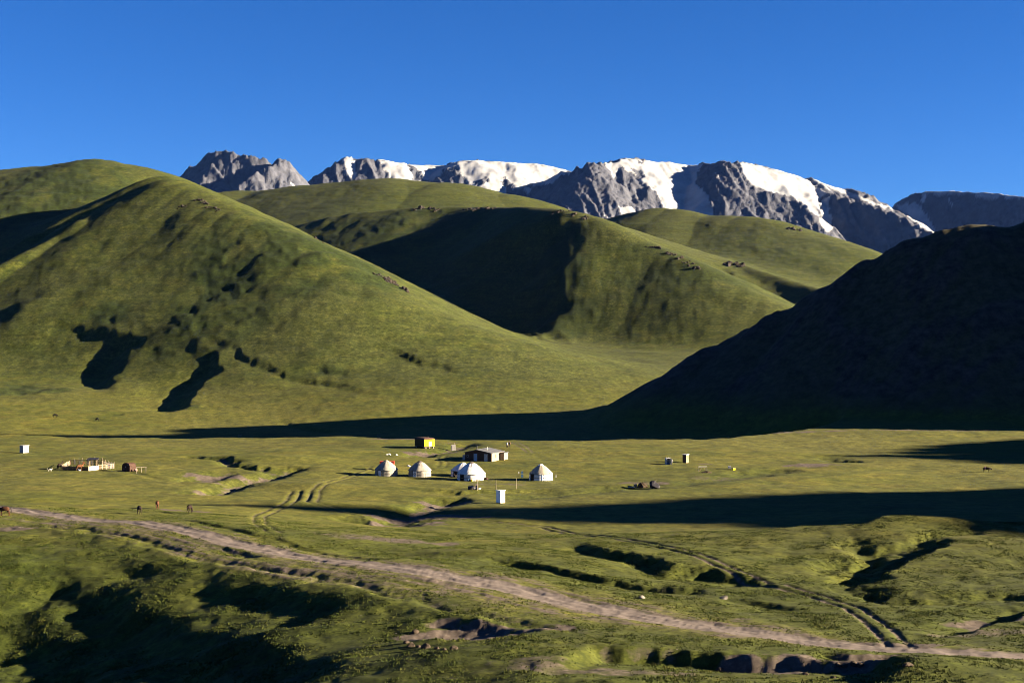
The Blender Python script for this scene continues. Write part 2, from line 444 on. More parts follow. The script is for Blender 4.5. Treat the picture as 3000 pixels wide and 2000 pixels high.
BRUSH = [(np.array(hill_cast(u, v)), rx, ry, s) for u, v, rx, ry, s in [
    (650,830,26,75,1.),(620,760,22,40,.8),(690,930,22,40,.7),(100,560,70,130,.9),(200,600,60,90,.8),(950,720,70,100,.9),(1100,680,80,70,.9),(1300,660,70,60,.8),
    (1640,740,30,60,.9),(1640,880,24,60,.8),(1700,950,30,40,.6),(320,930,12,18,.9),(50,1140,28,26,.9),(500,1010,12,18,.7),(1000,1090,14,10,.8),(830,1170,14,8,.6),
    (2060,780,90,60,.7),(2250,740,140,120,.5),(2000,820,50,40,.6),(560,1195,7,6,.8),(330,1215,8,5,1.),(300,1230,6,4,.8),(1100,600,160,60,.35)]]

HSCARP = [(np.array([hill_cast(*p) for p in lst]), w, h, reach) for lst, w, h, reach in [
    ([(420,985),(395,1005),(365,1030),(345,1065),(320,1105),(290,1150)], 7, 7.5, 36),
    ([(650,1085),(610,1100),(570,1120),(540,1150),(510,1190),(490,1210)], 7, 6, 30),
    ([(740,740),(725,820),(735,900)], 16, 2.2, 30),
    ([(2120,780),(2140,800),(2100,850)], 8, 6, 30),
    ([(590,990),(680,1032),(760,1068),(870,1102),(1000,1130),(1150,1165)], 2.5, 1.5, 9),
    ([(1380,1105),(1250,1070),(1150,1030),(1080,990)][::-1], 3, 1.6, 12),
    ([(880,1060),(930,1075),(1000,1095)], 4, 2.2, 12),
    ([(800,1232),(870,1246),(960,1262),(1060,1268)], 2.2, 1.4, 10),
    ([(0,1246),(70,1250),(140,1258)], 2.2, 1.2, 9),
    ]]

HSCARP.append((np.array([hill_cast(*p, 1000) for p in [(1650,640),(1600,700),(1560,770),(1535,840),(1555,920),(1585,1000)]]), 30, 28, 120))

def hill_detail(x, y, z, cls):
    soil = np.zeros(x.shape); rock = np.zeros(x.shape); lush = np.zeros(x.shape)
    hm = sstep(-32, 0, z)
    jx = 5*fbm(x, y, 40, 2, 121); jy = 5*fbm(x, y, 40, 2, 123)
    for P, w, h in SPUR:
        ix, d, t, s = around(x+jx, y+jy, P, w*4)
        fade = sstep(0, 1.2, np.minimum(t+.35, len(P)-1-t+.2))
        asym = 1-.3*s*np.sign(P[0, 1]-P[-1, 1]) if h > 0 else 1.0
        z[ix] += h*fade*np.exp(-(d/(w*asym))**2)
    kx = x+jx+3*fbm(x, y, 13, 3, 125); ky = y+jy+3*fbm(x, y, 13, 3, 127)
    w60 = fbm(x, y, 62, 3, 129)
    for P, w, h, reach in HSCARP:
        e = 16 if w > 20 else 0
        ix, d, t, s = around(kx+e*w60, ky, P, reach*2.6)
        if not len(ix): continue
        fade = sstep(0, 1.3, np.minimum(t, len(P)-1-t))
        sdist = d*np.sign(s)
        z[ix] -= h*fade*(sstep(-w, w, sdist)*np.exp(-np.clip(sdist, 0, None)/reach))*sstep(reach*2.6, reach*1.3, d)
    big = fbm(x*1.25, y*.8, 210, 3, 131)
    mid = fbm(x+.4*y, y, 62, 3, 135)
    sml = fbm(x*.75, y, 21, 3, 139)
    brush = np.zeros(x.shape); n18 = fbm(x, y, 30, 3, 143)
    for (c, rx, ry, s) in BRUSH:
        ix = np.nonzero((np.abs(x-c[0]) < rx*2.2) & (np.abs(y-c[1]) < ry*2.2))[0]
        q = ((x[ix]-c[0])/rx)**2+((y[ix]-c[1])/ry)**2
        brush[ix] = np.maximum(brush[ix], s*sstep(.22, .75, np.exp(-q)*(1+1.1*n18[ix])))
    amp = hm
    clump = fbm(x*.8+.3*y, y, 10, 3, 141)
    z = z+amp*(1.1*big+.6*mid)+(.25+.75*amp)*.42*sml+amp*.26*fbm(x*.6, y, 9, 2, 145)+brush*.85*clump+.18*fbm(x, y, 6, 2, 147)
    lush = brush
    # bedded rock ledges in the shaded hill on the right
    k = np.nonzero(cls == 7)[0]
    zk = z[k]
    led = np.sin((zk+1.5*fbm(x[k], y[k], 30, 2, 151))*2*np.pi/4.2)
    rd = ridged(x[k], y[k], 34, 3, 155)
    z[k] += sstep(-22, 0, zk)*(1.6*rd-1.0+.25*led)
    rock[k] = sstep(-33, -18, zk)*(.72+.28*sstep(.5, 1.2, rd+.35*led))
    return z, soil, rock, lush

# ------------------------------------------------------------------ far snow mountains
M1 = wpts([(470,600,7250),(535,535,7180),(552,500,7150),(560,488,7130),(570,485,7120),(600,462,7060),(606,448,7040),(625,450,7010),(640,443,6980),(672,444,6960),(700,452,6940),(740,458,6930),(785,468,6910),(806,480,6890),(815,472,6880),(822,461,6860),(832,468,6865),(850,487,6880),(875,508,6900),(900,533,6930),(928,556,6950),(975,585,6980)])
M1S = wpts([(822,464,6860),(806,490,6790),(792,488,6760),(780,508,6730),(745,505,6690),(718,525,6650),(705,560,6590),(735,590,6500)])
M1T = wpts([(640,446,6980),(625,480,6900),(650,520,6800),(660,560,6720)])
M2 = wpts([(860,590,7480),(920,552,7430),(945,527,7390),(972,497,7340),(990,470,7290),(1005,460,7260),(1035,461,7280),(1060,463,7270),(1080,459,7260),(1105,468,7280),(1160,475,7340),(1240,486,7410),(1300,487,7440),(1345,474,7340),(1400,470,7350),(1500,474,7400),(1580,484,7450),(1660,500,7500),(1760,530,7560)])
M2A = wpts([(1078,461,7255),(1085,480,7190),(1095,505,7120),(1120,550,7030)])
M2B = wpts([(1000,465,7255),(990,490,7190),(975,520,7110),(985,560,7000)])
M2C = wpts([(1348,476,7330),(1335,495,7260),(1345,520,7190),(1390,545,7090),(1450,590,6980)])
M3 = wpts([(1440,580,7200),(1485,552,7150),(1510,536,7120),(1530,545,7100),(1570,540,7050),(1615,525,7000),(1650,499,6960),(1665,502,6940),(1690,490,6910),(1720,488,6870),(1728,473,6860),(1738,471,6850),(1752,478,6880),(1775,475,6930),(1800,478,6980),(1808,466,7000),(1835,462,7030),(1860,464,7060),(1880,467,7080),(1930,475,7130),(2020,483,7190),(2085,474,7060),(2130,473,7000),(2180,478,7050),(2230,485,7080),(2270,496,7100),(2330,516,7130),(2370,523,7140),(2440,545,7120),(2490,553,7090),(2520,555,7060),(2550,572,7050),(2600,600,7030),(2660,630,7010),(2740,680,7000)])
M3S = [wpts([(1735,473,6850),(1742,505,6770),(1725,545,6680),(1735,590,6590),(1750,640,6480),(1765,690,6380)]),
       wpts([(1835,505,6900),(1825,520,6820),(1800,560,6720),(1790,620,6580),(1820,670,6460)]),
       wpts([(1900,545,6780),(1885,580,6690),(1870,640,6560)]),
       wpts([(2130,476,6990),(2150,520,6890),(2170,550,6810),(2230,560,6760),(2300,575,6720),(2360,600,6660),(2400,650,6560),(2412,700,6460)]),
       wpts([(2405,540,7030),(2440,568,6930),(2520,590,6810),(2600,618,6680),(2690,655,6530),(2740,690,6440)]),
       wpts([(2560,604,6745),(2590,650,6640),(2610,700,6540),(2605,760,6440)]),
       wpts([(2170,575,6740),(2180,620,6620),(2200,680,6500)])]
M4 = wpts([(2440,592,8000),(2560,592,7920),(2600,590,7850),(2640,587,7800),(2690,565,7720),(2740,559,7640),(2800,559,7540),(2900,567,7370),(3000,574,7200),(3200,585,6850)])

SNOW = [[(1000,458),(1033,460),(1028,468),(1012,475),(1000,472)],[(1015,470),(1040,468),(1045,500),(1040,530),(1020,520),(1010,490)],
 [(1106,466),(1200,478),(1300,484),(1350,470),(1500,470),(1600,480),(1670,500),(1600,540),(1480,555),(1490,580),(1440,570),(1400,545),(1330,530),(1270,528),(1200,530),(1150,535),(1130,500)],
 [(1770,472),(1800,478),(1812,468),(1850,462),(1900,468),(2030,480),(2070,478),(2050,500),(2040,540),(2080,580),(2090,640),(2040,660),(1950,620),(1925,560),(1890,540),(1850,505),(1820,490),(1800,520),(1780,490)],
 [(2170,475),(2270,493),(2335,515),(2370,526),(2380,545),(2420,560),(2400,590),(2398,640),(2380,620),(2340,590),(2290,565),(2230,555),(2200,540),(2175,510)],
 [(2370,522),(2440,540),(2480,556),(2560,590),(2625,612),(2580,605),(2500,580),(2420,548)],
 [(2620,600),(2680,592),(2700,610),(2720,640),(2740,680),(2700,665),(2650,625)],[(2400,600),(2425,570),(2430,600),(2440,660),(2420,700),(2405,650)],
 [(1815,605),(1850,605),(1862,620),(1840,650),(1825,635)],[(1765,632),(1800,636),(1790,642)],[(848,533),(858,540),(880,565),(870,565)],[(1535,548),(1545,570),(1560,560),(1550,552)],[(2070,490),(2090,500),(2115,520),(2105,540),(2085,525)],
 [(2690,561),(2760,556),(2900,564),(3010,571),(3010,580),(2900,576),(2840,566),(2740,568)],[(2775,560),(2785,580),(2790,600),(2780,590)],[(2850,570),(2900,570),(2930,580),(2880,585)],[(2700,565),(2715,570),(2705,600),(2698,590)]]
ROCKW = [[(1190,475),(1215,490),(1245,530),(1215,528),(1200,500)],[(1270,528),(1300,500),(1340,488),(1345,500),(1365,530),(1380,545),(1300,545)],[(1390,528),(1425,520),(1430,530),(1400,545)],
 [(1465,530),(1480,520),(1505,545),(1495,560),(1475,545)],[(2040,500),(2065,480),(2090,478),(2110,545),(2060,560),(2040,530)],[(1845,490),(1880,500),(1890,515),(1870,525)],[(1860,468),(1885,467),(1885,482),(1870,480)],[(2300,570),(2320,572),(2335,590),(2310,585)]]

def in_polys(u, v, polys, soft=4.0):
    out = np.zeros(u.shape)
    for P in polys:
        inside = np.zeros(u.shape, bool); n = len(P)
        j = n-1
        for i in range(n):
            xi, yi = P[i]; xj, yj = P[j]
            c = ((yi > v) != (yj > v)) & (u < (xj-xi)*(v-yi)/((yj-yi)+1e-9)+xi)
            inside ^= c; j = i
        out = np.maximum(out, inside*1.0)
    return out

def mountains(x, y):
    wx = 16*fbm(x, y, 120, 3, 201); wy = 16*fbm(x, y, 120, 3, 205)
    X = x+wx; Y = y+wy
    z = 250+np.clip(y-6000, 0, 1500)*.08
    env = np.full(x.shape, -1e9)
    cls = np.zeros(x.shape, np.int8)
    r3 = np.full(len(M3), 8.); r3[14:21] = 50; r3[22:29] = 60
    r2 = np.full(len(M2), 8.); r2[10:] = 70
    for k, Ps, sl, r in ((1, [M1], 1.2, 6), (1, [M1S, M1T], 1.0, 6), (2, [M2], .8, r2), (2, [M2A, M2B], 1.2, 8), (2, [M2C], .75, 30), (3, [M3], .85, r3), (3, M3S, .95, 10), (4, [M4], 1.25, 6)):
        for P in Ps:
            h = ridge(X, Y, P, sl, sl, r)
            cls = np.where(h > z, k, cls)
            z = np.maximum(z, h)
    # how far below the nearest skyline, so that the crests stay as drawn
    top = np.interp(x/y, M3[:, 0]/M3[:, 1], M3[:, 2])
    u = 1500+x/y*F; v = 1000-z/y*F
    ju = u+6*fbm(x, y, 45, 4, 211); jv = v+5*fbm(x, y, 45, 4, 213)
    snow = in_polys(ju, jv, SNOW)*(1-in_polys(ju, jv, ROCKW))
    rough = 1-snow
    flute = ridged(x*1.3+.25*y, y*.35, 75, 4, 221)
    fl2 = ridged(x*1.3-.4*y, y*.8, 26, 3, 223)
    z = z+rough*(11*(flute-.85)+5*(fl2-.8)+1.2*fbm(x, y, 14, 2, 225))+snow*(9*fbm(x, y, 170, 3, 229)+1.5*fbm(x*2, y, 30, 2, 231))
    return z, cls, snow

# ------------------------------------------------------------------ the grid of the whole land
def build_land():
    ds = .00104
    core = np.arange(-.405, .405, ds)
    g = .405+np.cumsum(ds*1.045**np.arange(1, 150)); g = g[g < 4.2]
    S = np.concatenate([-g[::-1], core, g])
    Y = np.concatenate([np.arange(40, 95, 2.), np.arange(95, 260, .5), np.arange(260, 480, 1.1), np.arange(480, 1100, 3.), np.arange(1100, 2500, 5.), np.arange(2500, 6100, 120.), np.arange(6100, 7800, 7.), np.arange(7800, 9000, 150.)])
    nS, nY = len(S), len(Y)
    SC = np.clip(S, -.405, .405)
    X2 = SC[None, :]*Y[:, None]+(S-SC)[None, :]*np.minimum(Y, 700)[:, None]; Y2 = np.repeat(Y[:, None], nS, 1)
    Z = np.zeros_like(X2); soil = np.zeros_like(Z); road = np.zeros_like(Z); rock = np.zeros_like(Z); lush = np.zeros_like(Z); snow = np.zeros_like(Z)
    cls = np.zeros(Z.shape, np.int8)
    a = Y < 2500
    x, y = X2[a], Y2[a]
    z, c = base_height(x, y)
    t = (y < 500) & (c == 0)
    zz, so, ro, lu = terrace_detail(x[y < 500], y[y < 500], z[y < 500])
    keep = sstep(495, 470, y[y < 500])
    z[y < 500] = z[y < 500]*(1-keep)+zz*keep
    so2 = np.zeros(x.shape); ro2 = np.zeros(x.shape); lu2 = np.zeros(x.shape); rk2 = np.zeros(x.shape)
    so2[y < 500] = so; ro2[y < 500] = ro; lu2[y < 500] = lu
    m = y > 440
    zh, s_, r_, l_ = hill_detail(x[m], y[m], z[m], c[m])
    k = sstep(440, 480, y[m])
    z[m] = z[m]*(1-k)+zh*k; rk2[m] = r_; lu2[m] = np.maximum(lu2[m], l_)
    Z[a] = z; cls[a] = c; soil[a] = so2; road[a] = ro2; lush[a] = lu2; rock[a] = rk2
    b = (Y >= 2500) & (Y < 6100)
    q = (Y2[b]-2500)/3600
    Z[b] = 40+q*160+30*fbm(X2[b], Y2[b], 600, 3, 301)
    m_ = Y >= 6100
    zm, cm, sn = mountains(X2[m_], Y2[m_])
    Z[m_] = zm; cls[m_] = np.where(cm > 0, 10+cm, 0); snow[m_] = sn; rock[m_] = 1
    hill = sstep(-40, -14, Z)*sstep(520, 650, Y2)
    return S, Y, X2, Y2, Z, cls, soil, road, rock, lush, snow, hill

def grid_object(name, label_kind, mask, mat, XYZ, attrs, nS):
    r, c = np.nonzero(mask)
    v0 = r*nS+c
    quads = np.stack([v0, v0+1, v0+1+nS, v0+nS], 1)
    used, inv = np.unique(quads.ravel(), return_inverse=True)
    me = bpy.data.meshes.new(name)
    me.vertices.add(len(used)); me.loops.add(quads.size); me.polygons.add(len(quads))
    me.vertices.foreach_set('co', XYZ.reshape(-1, 3)[used].astype(np.float32).ravel())
    me.loops.foreach_set('vertex_index', inv.astype(np.int32).ravel())
    me.polygons.foreach_set('loop_start', np.arange(0, quads.size, 4, dtype=np.int32))
    me.polygons.foreach_set('use_smooth', np.ones(len(quads), bool))
    me.update(calc_edges=True)
    for an, arr in attrs.items():
        at = me.attributes.new(an, 'FLOAT', 'POINT')
        at.data.foreach_set('value', arr.ravel()[used].astype(np.float32))
    me.materials.append(mat)
    o = bpy.data.objects.new(name, me)
    o['kind'] = 'structure'
    coll.objects.link(o)
    return o

# ------------------------------------------------------------------ materials
class NT:
    def __init__(self, name):
        self.m = bpy.data.materials.new(name); self.m.use_nodes = True
        self.t = self.m.node_tree; self.b = self.t.nodes['Principled BSDF']
        self.b.inputs['Roughness'].default_value = .9
        self.b.inputs['Specular IOR Level'].default_value = .1
    def n(self, typ, **kw):
        x = self.t.nodes.new(typ)
        for k, v in kw.items(): setattr(x, k, v)
        return x
    def link(self, a, b): self.t.links.new(a, b)
    def attr(self, name): return self.n('ShaderNodeAttribute', attribute_name=name).outputs['Fac']
    def coord(self): return self.n('ShaderNodeTexCoord').outputs['Object']
    def noise(self, scale, detail=4, rough=.55, vec=None, stretch=None):
        x = self.n('ShaderNodeTexNoise'); x.inputs['Scale'].default_value = scale
        x.inputs['Detail'].default_value = detail; x.inputs['Roughness'].default_value = rough
        v = vec if vec is not None else self.coord()
        if stretch:
            mp = self.n('ShaderNodeMapping'); mp.inputs['Scale'].default_value = stretch
            self.link(v, mp.inputs['Vector']); v = mp.outputs[0]
        self.link(v, x.inputs['Vector'])
        return x.outputs['Fac']
    def ramp(self, fac, stops):
        r = self.n('ShaderNodeValToRGB'); e = r.color_ramp.elements
        while len(e) < len(stops): e.new(.5)
        for k, (p, c) in enumerate(stops):
            e[k].position = p; e[k].color = (*c, 1) if len(c) == 3 else c
        self.link(fac, r.inputs[0]); return r.outputs[0]
    def mix(self, fac, a, b, blend='MIX'):
        x = self.n('ShaderNodeMix', data_type='RGBA', blend_type=blend)
        for s, v in ((x.inputs[0], fac), (x.inputs[6], a), (x.inputs[7], b)):
            if hasattr(v, 'links'): self.link(v, s)
            elif isinstance(v, (int, float)): s.default_value = v
            else: s.default_value = (*v, 1)
        return x.outputs[2]
    def math(self, op, a, b=0.0, clamp=False):
        x = self.n('ShaderNodeMath', operation=op, use_clamp=clamp)
        for s, v in ((x.inputs[0], a), (x.inputs[1], b)):
            if hasattr(v, 'links'): self.link(v, s)
            else: s.default_value = v
        return x.outputs[0]
    def bump(self, h, strength, dist, prev=None):
        x = self.n('ShaderNodeBump'); x.inputs['Strength'].default_value = strength; x.inputs['Distance'].default_value = dist
        self.link(h, x.inputs['Height'])
        if prev is not None: self.link(prev, x.inputs['Normal'])
        return x.outputs[0]
    def done(self, color, normal=None, rough=None):
        if hasattr(color, 'links'): self.link(color, self.b.inputs['Base Color'])
        else: self.b.inputs['Base Color'].default_value = (*color, 1)
        if normal is not None: self.link(normal, self.b.inputs['Normal'])
        if rough is not None: self.b.inputs['Roughness'].default_value = rough
        return self.m

def land_material(name):
    t = NT(name)
    co = t.coord(); hl = t.attr('hill')
    big = t.noise(.012, 4, .55, co); mid = t.noise(.09, 5, .6, co); fine = t.noise(.9, 5, .65, co); grain = t.noise(5., 3, .6, co)
    grass = t.ramp(mid, [(.25, (.0378, .0454, .0082)), (.5, (.0617, .0617, .0107)), (.75, (.0882, .0731, .0151))])
    dry = t.ramp(fine, [(.3, (.0473, .0504, .0113)), (.7, (.0945, .0819, .0252))])
    g = t.mix(t.math('MULTIPLY', t.ramp(big, [(.4, (0, 0, 0)), (.65, (1, 1, 1))]), .75), grass, dry)
    lush = t.ramp(fine, [(.3, (.0125, .0215, .0045)), (.7, (.0325, .042, .0078))])
    g = t.mix(t.math('MULTIPLY', t.attr('lush'), .9), g, lush)
    g = t.mix(.55, g, t.ramp(fine, [(.25, (.35, .35, .35)), (.75, (1.5, 1.5, 1.5))]), 'MULTIPLY')
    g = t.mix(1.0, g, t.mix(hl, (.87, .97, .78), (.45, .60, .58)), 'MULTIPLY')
    g = t.mix(.7, g, t.ramp(t.noise(.28, 4, .62, co), [(.3, (.45, .50, .45)), (.7, (1.45, 1.40, 1.4))]), 'MULTIPLY')
    g = t.mix(t.math('MULTIPLY', hl, .75), g, t.ramp(t.noise(.5, 3, .6, co), [(.32, (.45, .5, .5)), (.68, (1.6, 1.5, 1.45))]), 'MULTIPLY')
    g = t.mix(t.math('ADD', t.math('MULTIPLY', hl, .3), .4), g, t.ramp(t.noise(1., 5, .65, co, (.035, .02, .42)), [(.3, (.55, .58, .6)), (.7, (1.4, 1.35, 1.3))]), 'MULTIPLY')
    g = t.mix(t.math('SUBTRACT', .75, t.math('MULTIPLY', hl, .45)), g, t.ramp(t.noise(3.2, 5, .75, co), [(.3, (.40, .45, .42)), (.7, (1.65, 1.55, 1.5))]), 'MULTIPLY')
    soilc = t.ramp(t.noise(1.4, 6, .7, co), [(.3, (.034, .028, .024)), (.55, (.062, .051, .044)), (.75, (.115, .096, .085))])
    sm = t.math('ADD', t.attr('soil'), t.math('MULTIPLY', t.math('SUBTRACT', t.noise(.7, 6, .7, co), .5), .9))
    sm = t.math('MULTIPLY', t.ramp(sm, [(.28, (0, 0, 0)), (.62, (1, 1, 1))]), t.math('MULTIPLY', t.attr('soil'), 4., True), True)
    g = t.mix(sm, g, soilc)
    roadc = t.ramp(t.noise(1.1, 6, .7, co), [(.3, (.060, .051, .048)), (.7, (.115, .099, .094))])
    g = t.mix(t.attr('road'), g, roadc)
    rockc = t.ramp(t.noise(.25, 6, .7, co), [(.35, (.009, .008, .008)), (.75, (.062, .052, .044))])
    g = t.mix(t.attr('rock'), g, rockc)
    amt = t.math('SUBTRACT', .8, t.math('MULTIPLY', hl, .68))
    nrm = None
    for h, st, dist in ((t.noise(.35, 4, .6, co), .3, .35), (fine, .4, .14), (grain, .35, .04)):
        nrm = t.bump(h, st, dist, nrm)
        t.link(t.math('MULTIPLY', amt, st), nrm.node.inputs['Strength'])
    return t.done(g, nrm, .95)

def mountain_material():
    t = NT('mountain_rock_and_snow')
    co = t.coord()
    n1 = t.noise(.02, 6, .65, co); n2 = t.noise(.006, 4, .6, co)
    rk = t.ramp(n1, [(.3, (.027, .031, .044)), (.55, (.050, .055, .072)), (.75, (.084, .087, .106))])
    rk = t.mix(t.math('MULTIPLY', n2, .5), rk, (.045, .049, .065))
    geo = t.n('ShaderNodeNewGeometry')
    sn = t.ramp(t.noise(.012, 5, .6, co), [(.3, (.13, .145, .175)), (.5, (.20, .212, .235)), (.7, (.25, .258, .27))])
    col = t.mix(t.attr('snow'), rk, sn)
    nrm = t.bump(t.noise(.05, 6, .7, co), .5, 9.)
    inv = t.math('SUBTRACT', 1.0, t.attr('snow'))
    nn = nrm.node; t.link(t.math('MULTIPLY', inv, .6), nn.inputs['Strength'])
    return t.done(col, nrm, .85)

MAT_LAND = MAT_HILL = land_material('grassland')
MAT_MTN = mountain_material()

# ------------------------------------------------------------------ lay the land
S_, Y_, X2, Y2, Z2, CLS, A_soil, A_road, A_rock, A_lush, A_snow, A_hill = build_land()
XYZ = np.stack([X2, Y2, Z2], -1)
NS = len(S_)
face_cls = CLS[:-1, :-1]
face_road = (A_road[:-1, :-1] > .5)
far = (Y_[:-1] >= 6000)[:, None]
ATT = {'soil': A_soil, 'road': A_road, 'rock': A_rock, 'lush': A_lush, 'hill': A_hill}
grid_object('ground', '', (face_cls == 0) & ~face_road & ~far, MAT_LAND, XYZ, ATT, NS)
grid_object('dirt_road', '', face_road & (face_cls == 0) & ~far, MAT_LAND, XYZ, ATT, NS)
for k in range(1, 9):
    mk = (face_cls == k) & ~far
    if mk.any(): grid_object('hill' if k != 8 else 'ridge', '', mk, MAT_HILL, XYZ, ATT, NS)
for k in range(0, 5):
    mk = ((face_cls == 10+k) if k else ((face_cls < 10))) & far
    if mk.any(): grid_object('mountain' if k else 'mountain_foot', '', mk, MAT_MTN, XYZ, {'snow': A_snow}, NS)

def ground_z(x, y):
    """height of the built mesh at a world point"""
    j = np.clip(np.searchsorted(Y_, y)-1, 0, len(Y_)-2); fy = (y-Y_[j])/(Y_[j+1]-Y_[j])
    def row(jj):
        return np.interp(x, X2[jj], Z2[jj])
    return float(row(j)*(1-fy)+row(j+1)*fy)

def on_ground(u, v, ymin=95., ymax=1100.):
    """world point where the ray through photo pixel (u, v) meets the built land"""
    prev = None
    j0 = np.searchsorted(Y_, ymin); j1 = np.searchsorted(Y_, ymax)
    s = (u-1500.0)/F; k = -(v-1000.0)/F
    for j in range(j0, j1):
        z = np.interp(s*Y_[j], X2[j], Z2[j]); d = z-k*Y_[j]
        if d >= 0 and prev is not None and prev[1] < 0:
            yy = prev[0]+(Y_[j]-prev[0])*(-prev[1])/(d-prev[1])
            return Vector((s*yy, yy, ground_z(s*yy, yy)))
        prev = (Y_[j], d)
    yy = Y_[j1]; return Vector((s*yy, yy, ground_z(s*yy, yy)))

# ------------------------------------------------------------------ helpers for things
class MB:
    """collects shapes, then links them as ONE mesh object"""
    def __init__(self): self.v = []; self.f = []
    def add(self, vs, fs):
        o = len(self.v); self.v += [tuple(p) for p in vs]; self.f += [tuple(i+o for i in q) for q in fs]; return self
    def box(self, x0, x1, y0, y1, z0, z1, M=None):
        vs = [Vector(p) for p in ((x0,y0,z0),(x1,y0,z0),(x1,y1,z0),(x0,y1,z0),(x0,y0,z1),(x1,y0,z1),(x1,y1,z1),(x0,y1,z1))]
        if M is not None: vs = [M @ p for p in vs]
        return self.add(vs, [(0,3,2,1),(4,5,6,7),(0,1,5,4),(1,2,6,5),(2,3,7,6),(3,0,4,7)])
    def prism(self, pts, y0, y1):
        """outline in x, z pushed along y"""
        n = len(pts)
        vs = [(p[0], y0, p[1]) for p in pts]+[(p[0], y1, p[1]) for p in pts]
        fs = [tuple(range(n)), tuple(range(2*n-1, n-1, -1))]+[(i, i+n, (i+1) % n+n, (i+1) % n) for i in range(n)]
        return self.add(vs, fs)
    def tube(self, a, b, r0, r1=None, n=8):
        r1 = r0 if r1 is None else r1
        a = Vector(a); b = Vector(b); d = (b-a).normalized()
        s = d.orthogonal().normalized(); t = d.cross(s)
        vs = []
        for c, r in ((a, r0), (b, r1)):
            vs += [c+(s*math.cos(2*math.pi*k/n)+t*math.sin(2*math.pi*k/n))*r for k in range(n)]
        fs = [(k, (k+1) % n, (k+1) % n+n, k+n) for k in range(n)]+[tuple(range(n-1, -1, -1)), tuple(range(n, 2*n))]
        return self.add(vs, fs)
    def lathe(self, prof, n=40, wob=None, cap=True):
        vs = []; m = len(prof)
        for k in range(n):
            a = 2*math.pi*k/n
            for j, (r, z) in enumerate(prof):
                rr, zz = (r, z) if wob is None else wob(a, r, z)
                vs.append((rr*math.cos(a), rr*math.sin(a), zz))
        fs = [(k*m+j, ((k+1) % n)*m+j, ((k+1) % n)*m+j+1, k*m+j+1) for k in range(n) for j in range(m-1)]
        if cap: fs.append(tuple(k*m+m-1 for k in range(n)))
        return self.add(vs, fs)
    def rock(self, c, r, seed, sq=(1, 1, .8), sub=2, rough=.35):
        bm = bmesh.new(); bmesh.ops.create_icosphere(bm, subdivisions=sub, radius=1.0)
        rnd = random.Random(seed); cuts = [(Vector((rnd.gauss(0, 1), rnd.gauss(0, 1), rnd.gauss(0, 1))).normalized(), rnd.uniform(.55, .9)) for _ in range(9)]
        vs = []
        for v in bm.verts:
            p = v.co.copy()
            for nrm, d in cuts:
                k = p.dot(nrm)
                if k > d: p -= nrm*(k-d)
            p *= 1+rough*.4*rnd.uniform(-1, 1)
            vs.append((c[0]+p.x*r*sq[0], c[1]+p.y*r*sq[1], c[2]+p.z*r*sq[2]))
        fs = [tuple(v.index for v in f.verts) for f in bm.faces]
        bm.free()
        return self.add(vs, fs)
    def build(self, name, mat, parent=None, smooth=False):
        me = bpy.data.meshes.new(name); me.from_pydata([tuple(p) for p in self.v], [], self.f)
        bm = bmesh.new(); bm.from_mesh(me); bmesh.ops.recalc_face_normals(bm, faces=bm.faces); bm.to_mesh(me); bm.free()
        me.materials.append(mat)
        if smooth: me.polygons.foreach_set('use_smooth', [True]*len(me.polygons))
        o = bpy.data.objects.new(name, me); coll.objects.link(o)
        if parent is not None: o.parent = parent
        return o

def tag(o, label, cat, group=None):
    o['label'] = label; o['category'] = cat
    if group: o['group'] = group
    return o

def thing(name, label, cat, loc, rz=0.0, group=None, sc=1.0):
    o = bpy.data.objects.new(name, None); coll.objects.link(o)
    o.location = loc; o.rotation_euler = (0, 0, rz); o.scale = (sc, sc, sc); o.empty_display_size = .3
    return tag(o, label, cat, group)

def copy_tree(o, parent=None):
    c = o.copy(); coll.objects.link(c); c.parent = parent
    for ch in list(o.children): copy_tree(ch, c)
    return c

def mat_simple(name, col, var=.35, scale=2.0, rough=.85, bump=0.0, stretch=None, metal=0.0, dark=None):
    t = NT(name); co = t.coord()
    n = t.noise(scale, 5, .65, co, stretch)
    lo = dark if dark else tuple(c*(1-var) for c in col); hi = tuple(min(1, c*(1+var*.6)) for c in col)
    c = t.ramp(n, [(.32, lo), (.68, hi)])
    nrm = t.bump(n, bump, .05) if bump else None
    t.b.inputs['Metallic'].default_value = metal
    return t.done(c, nrm, rough)

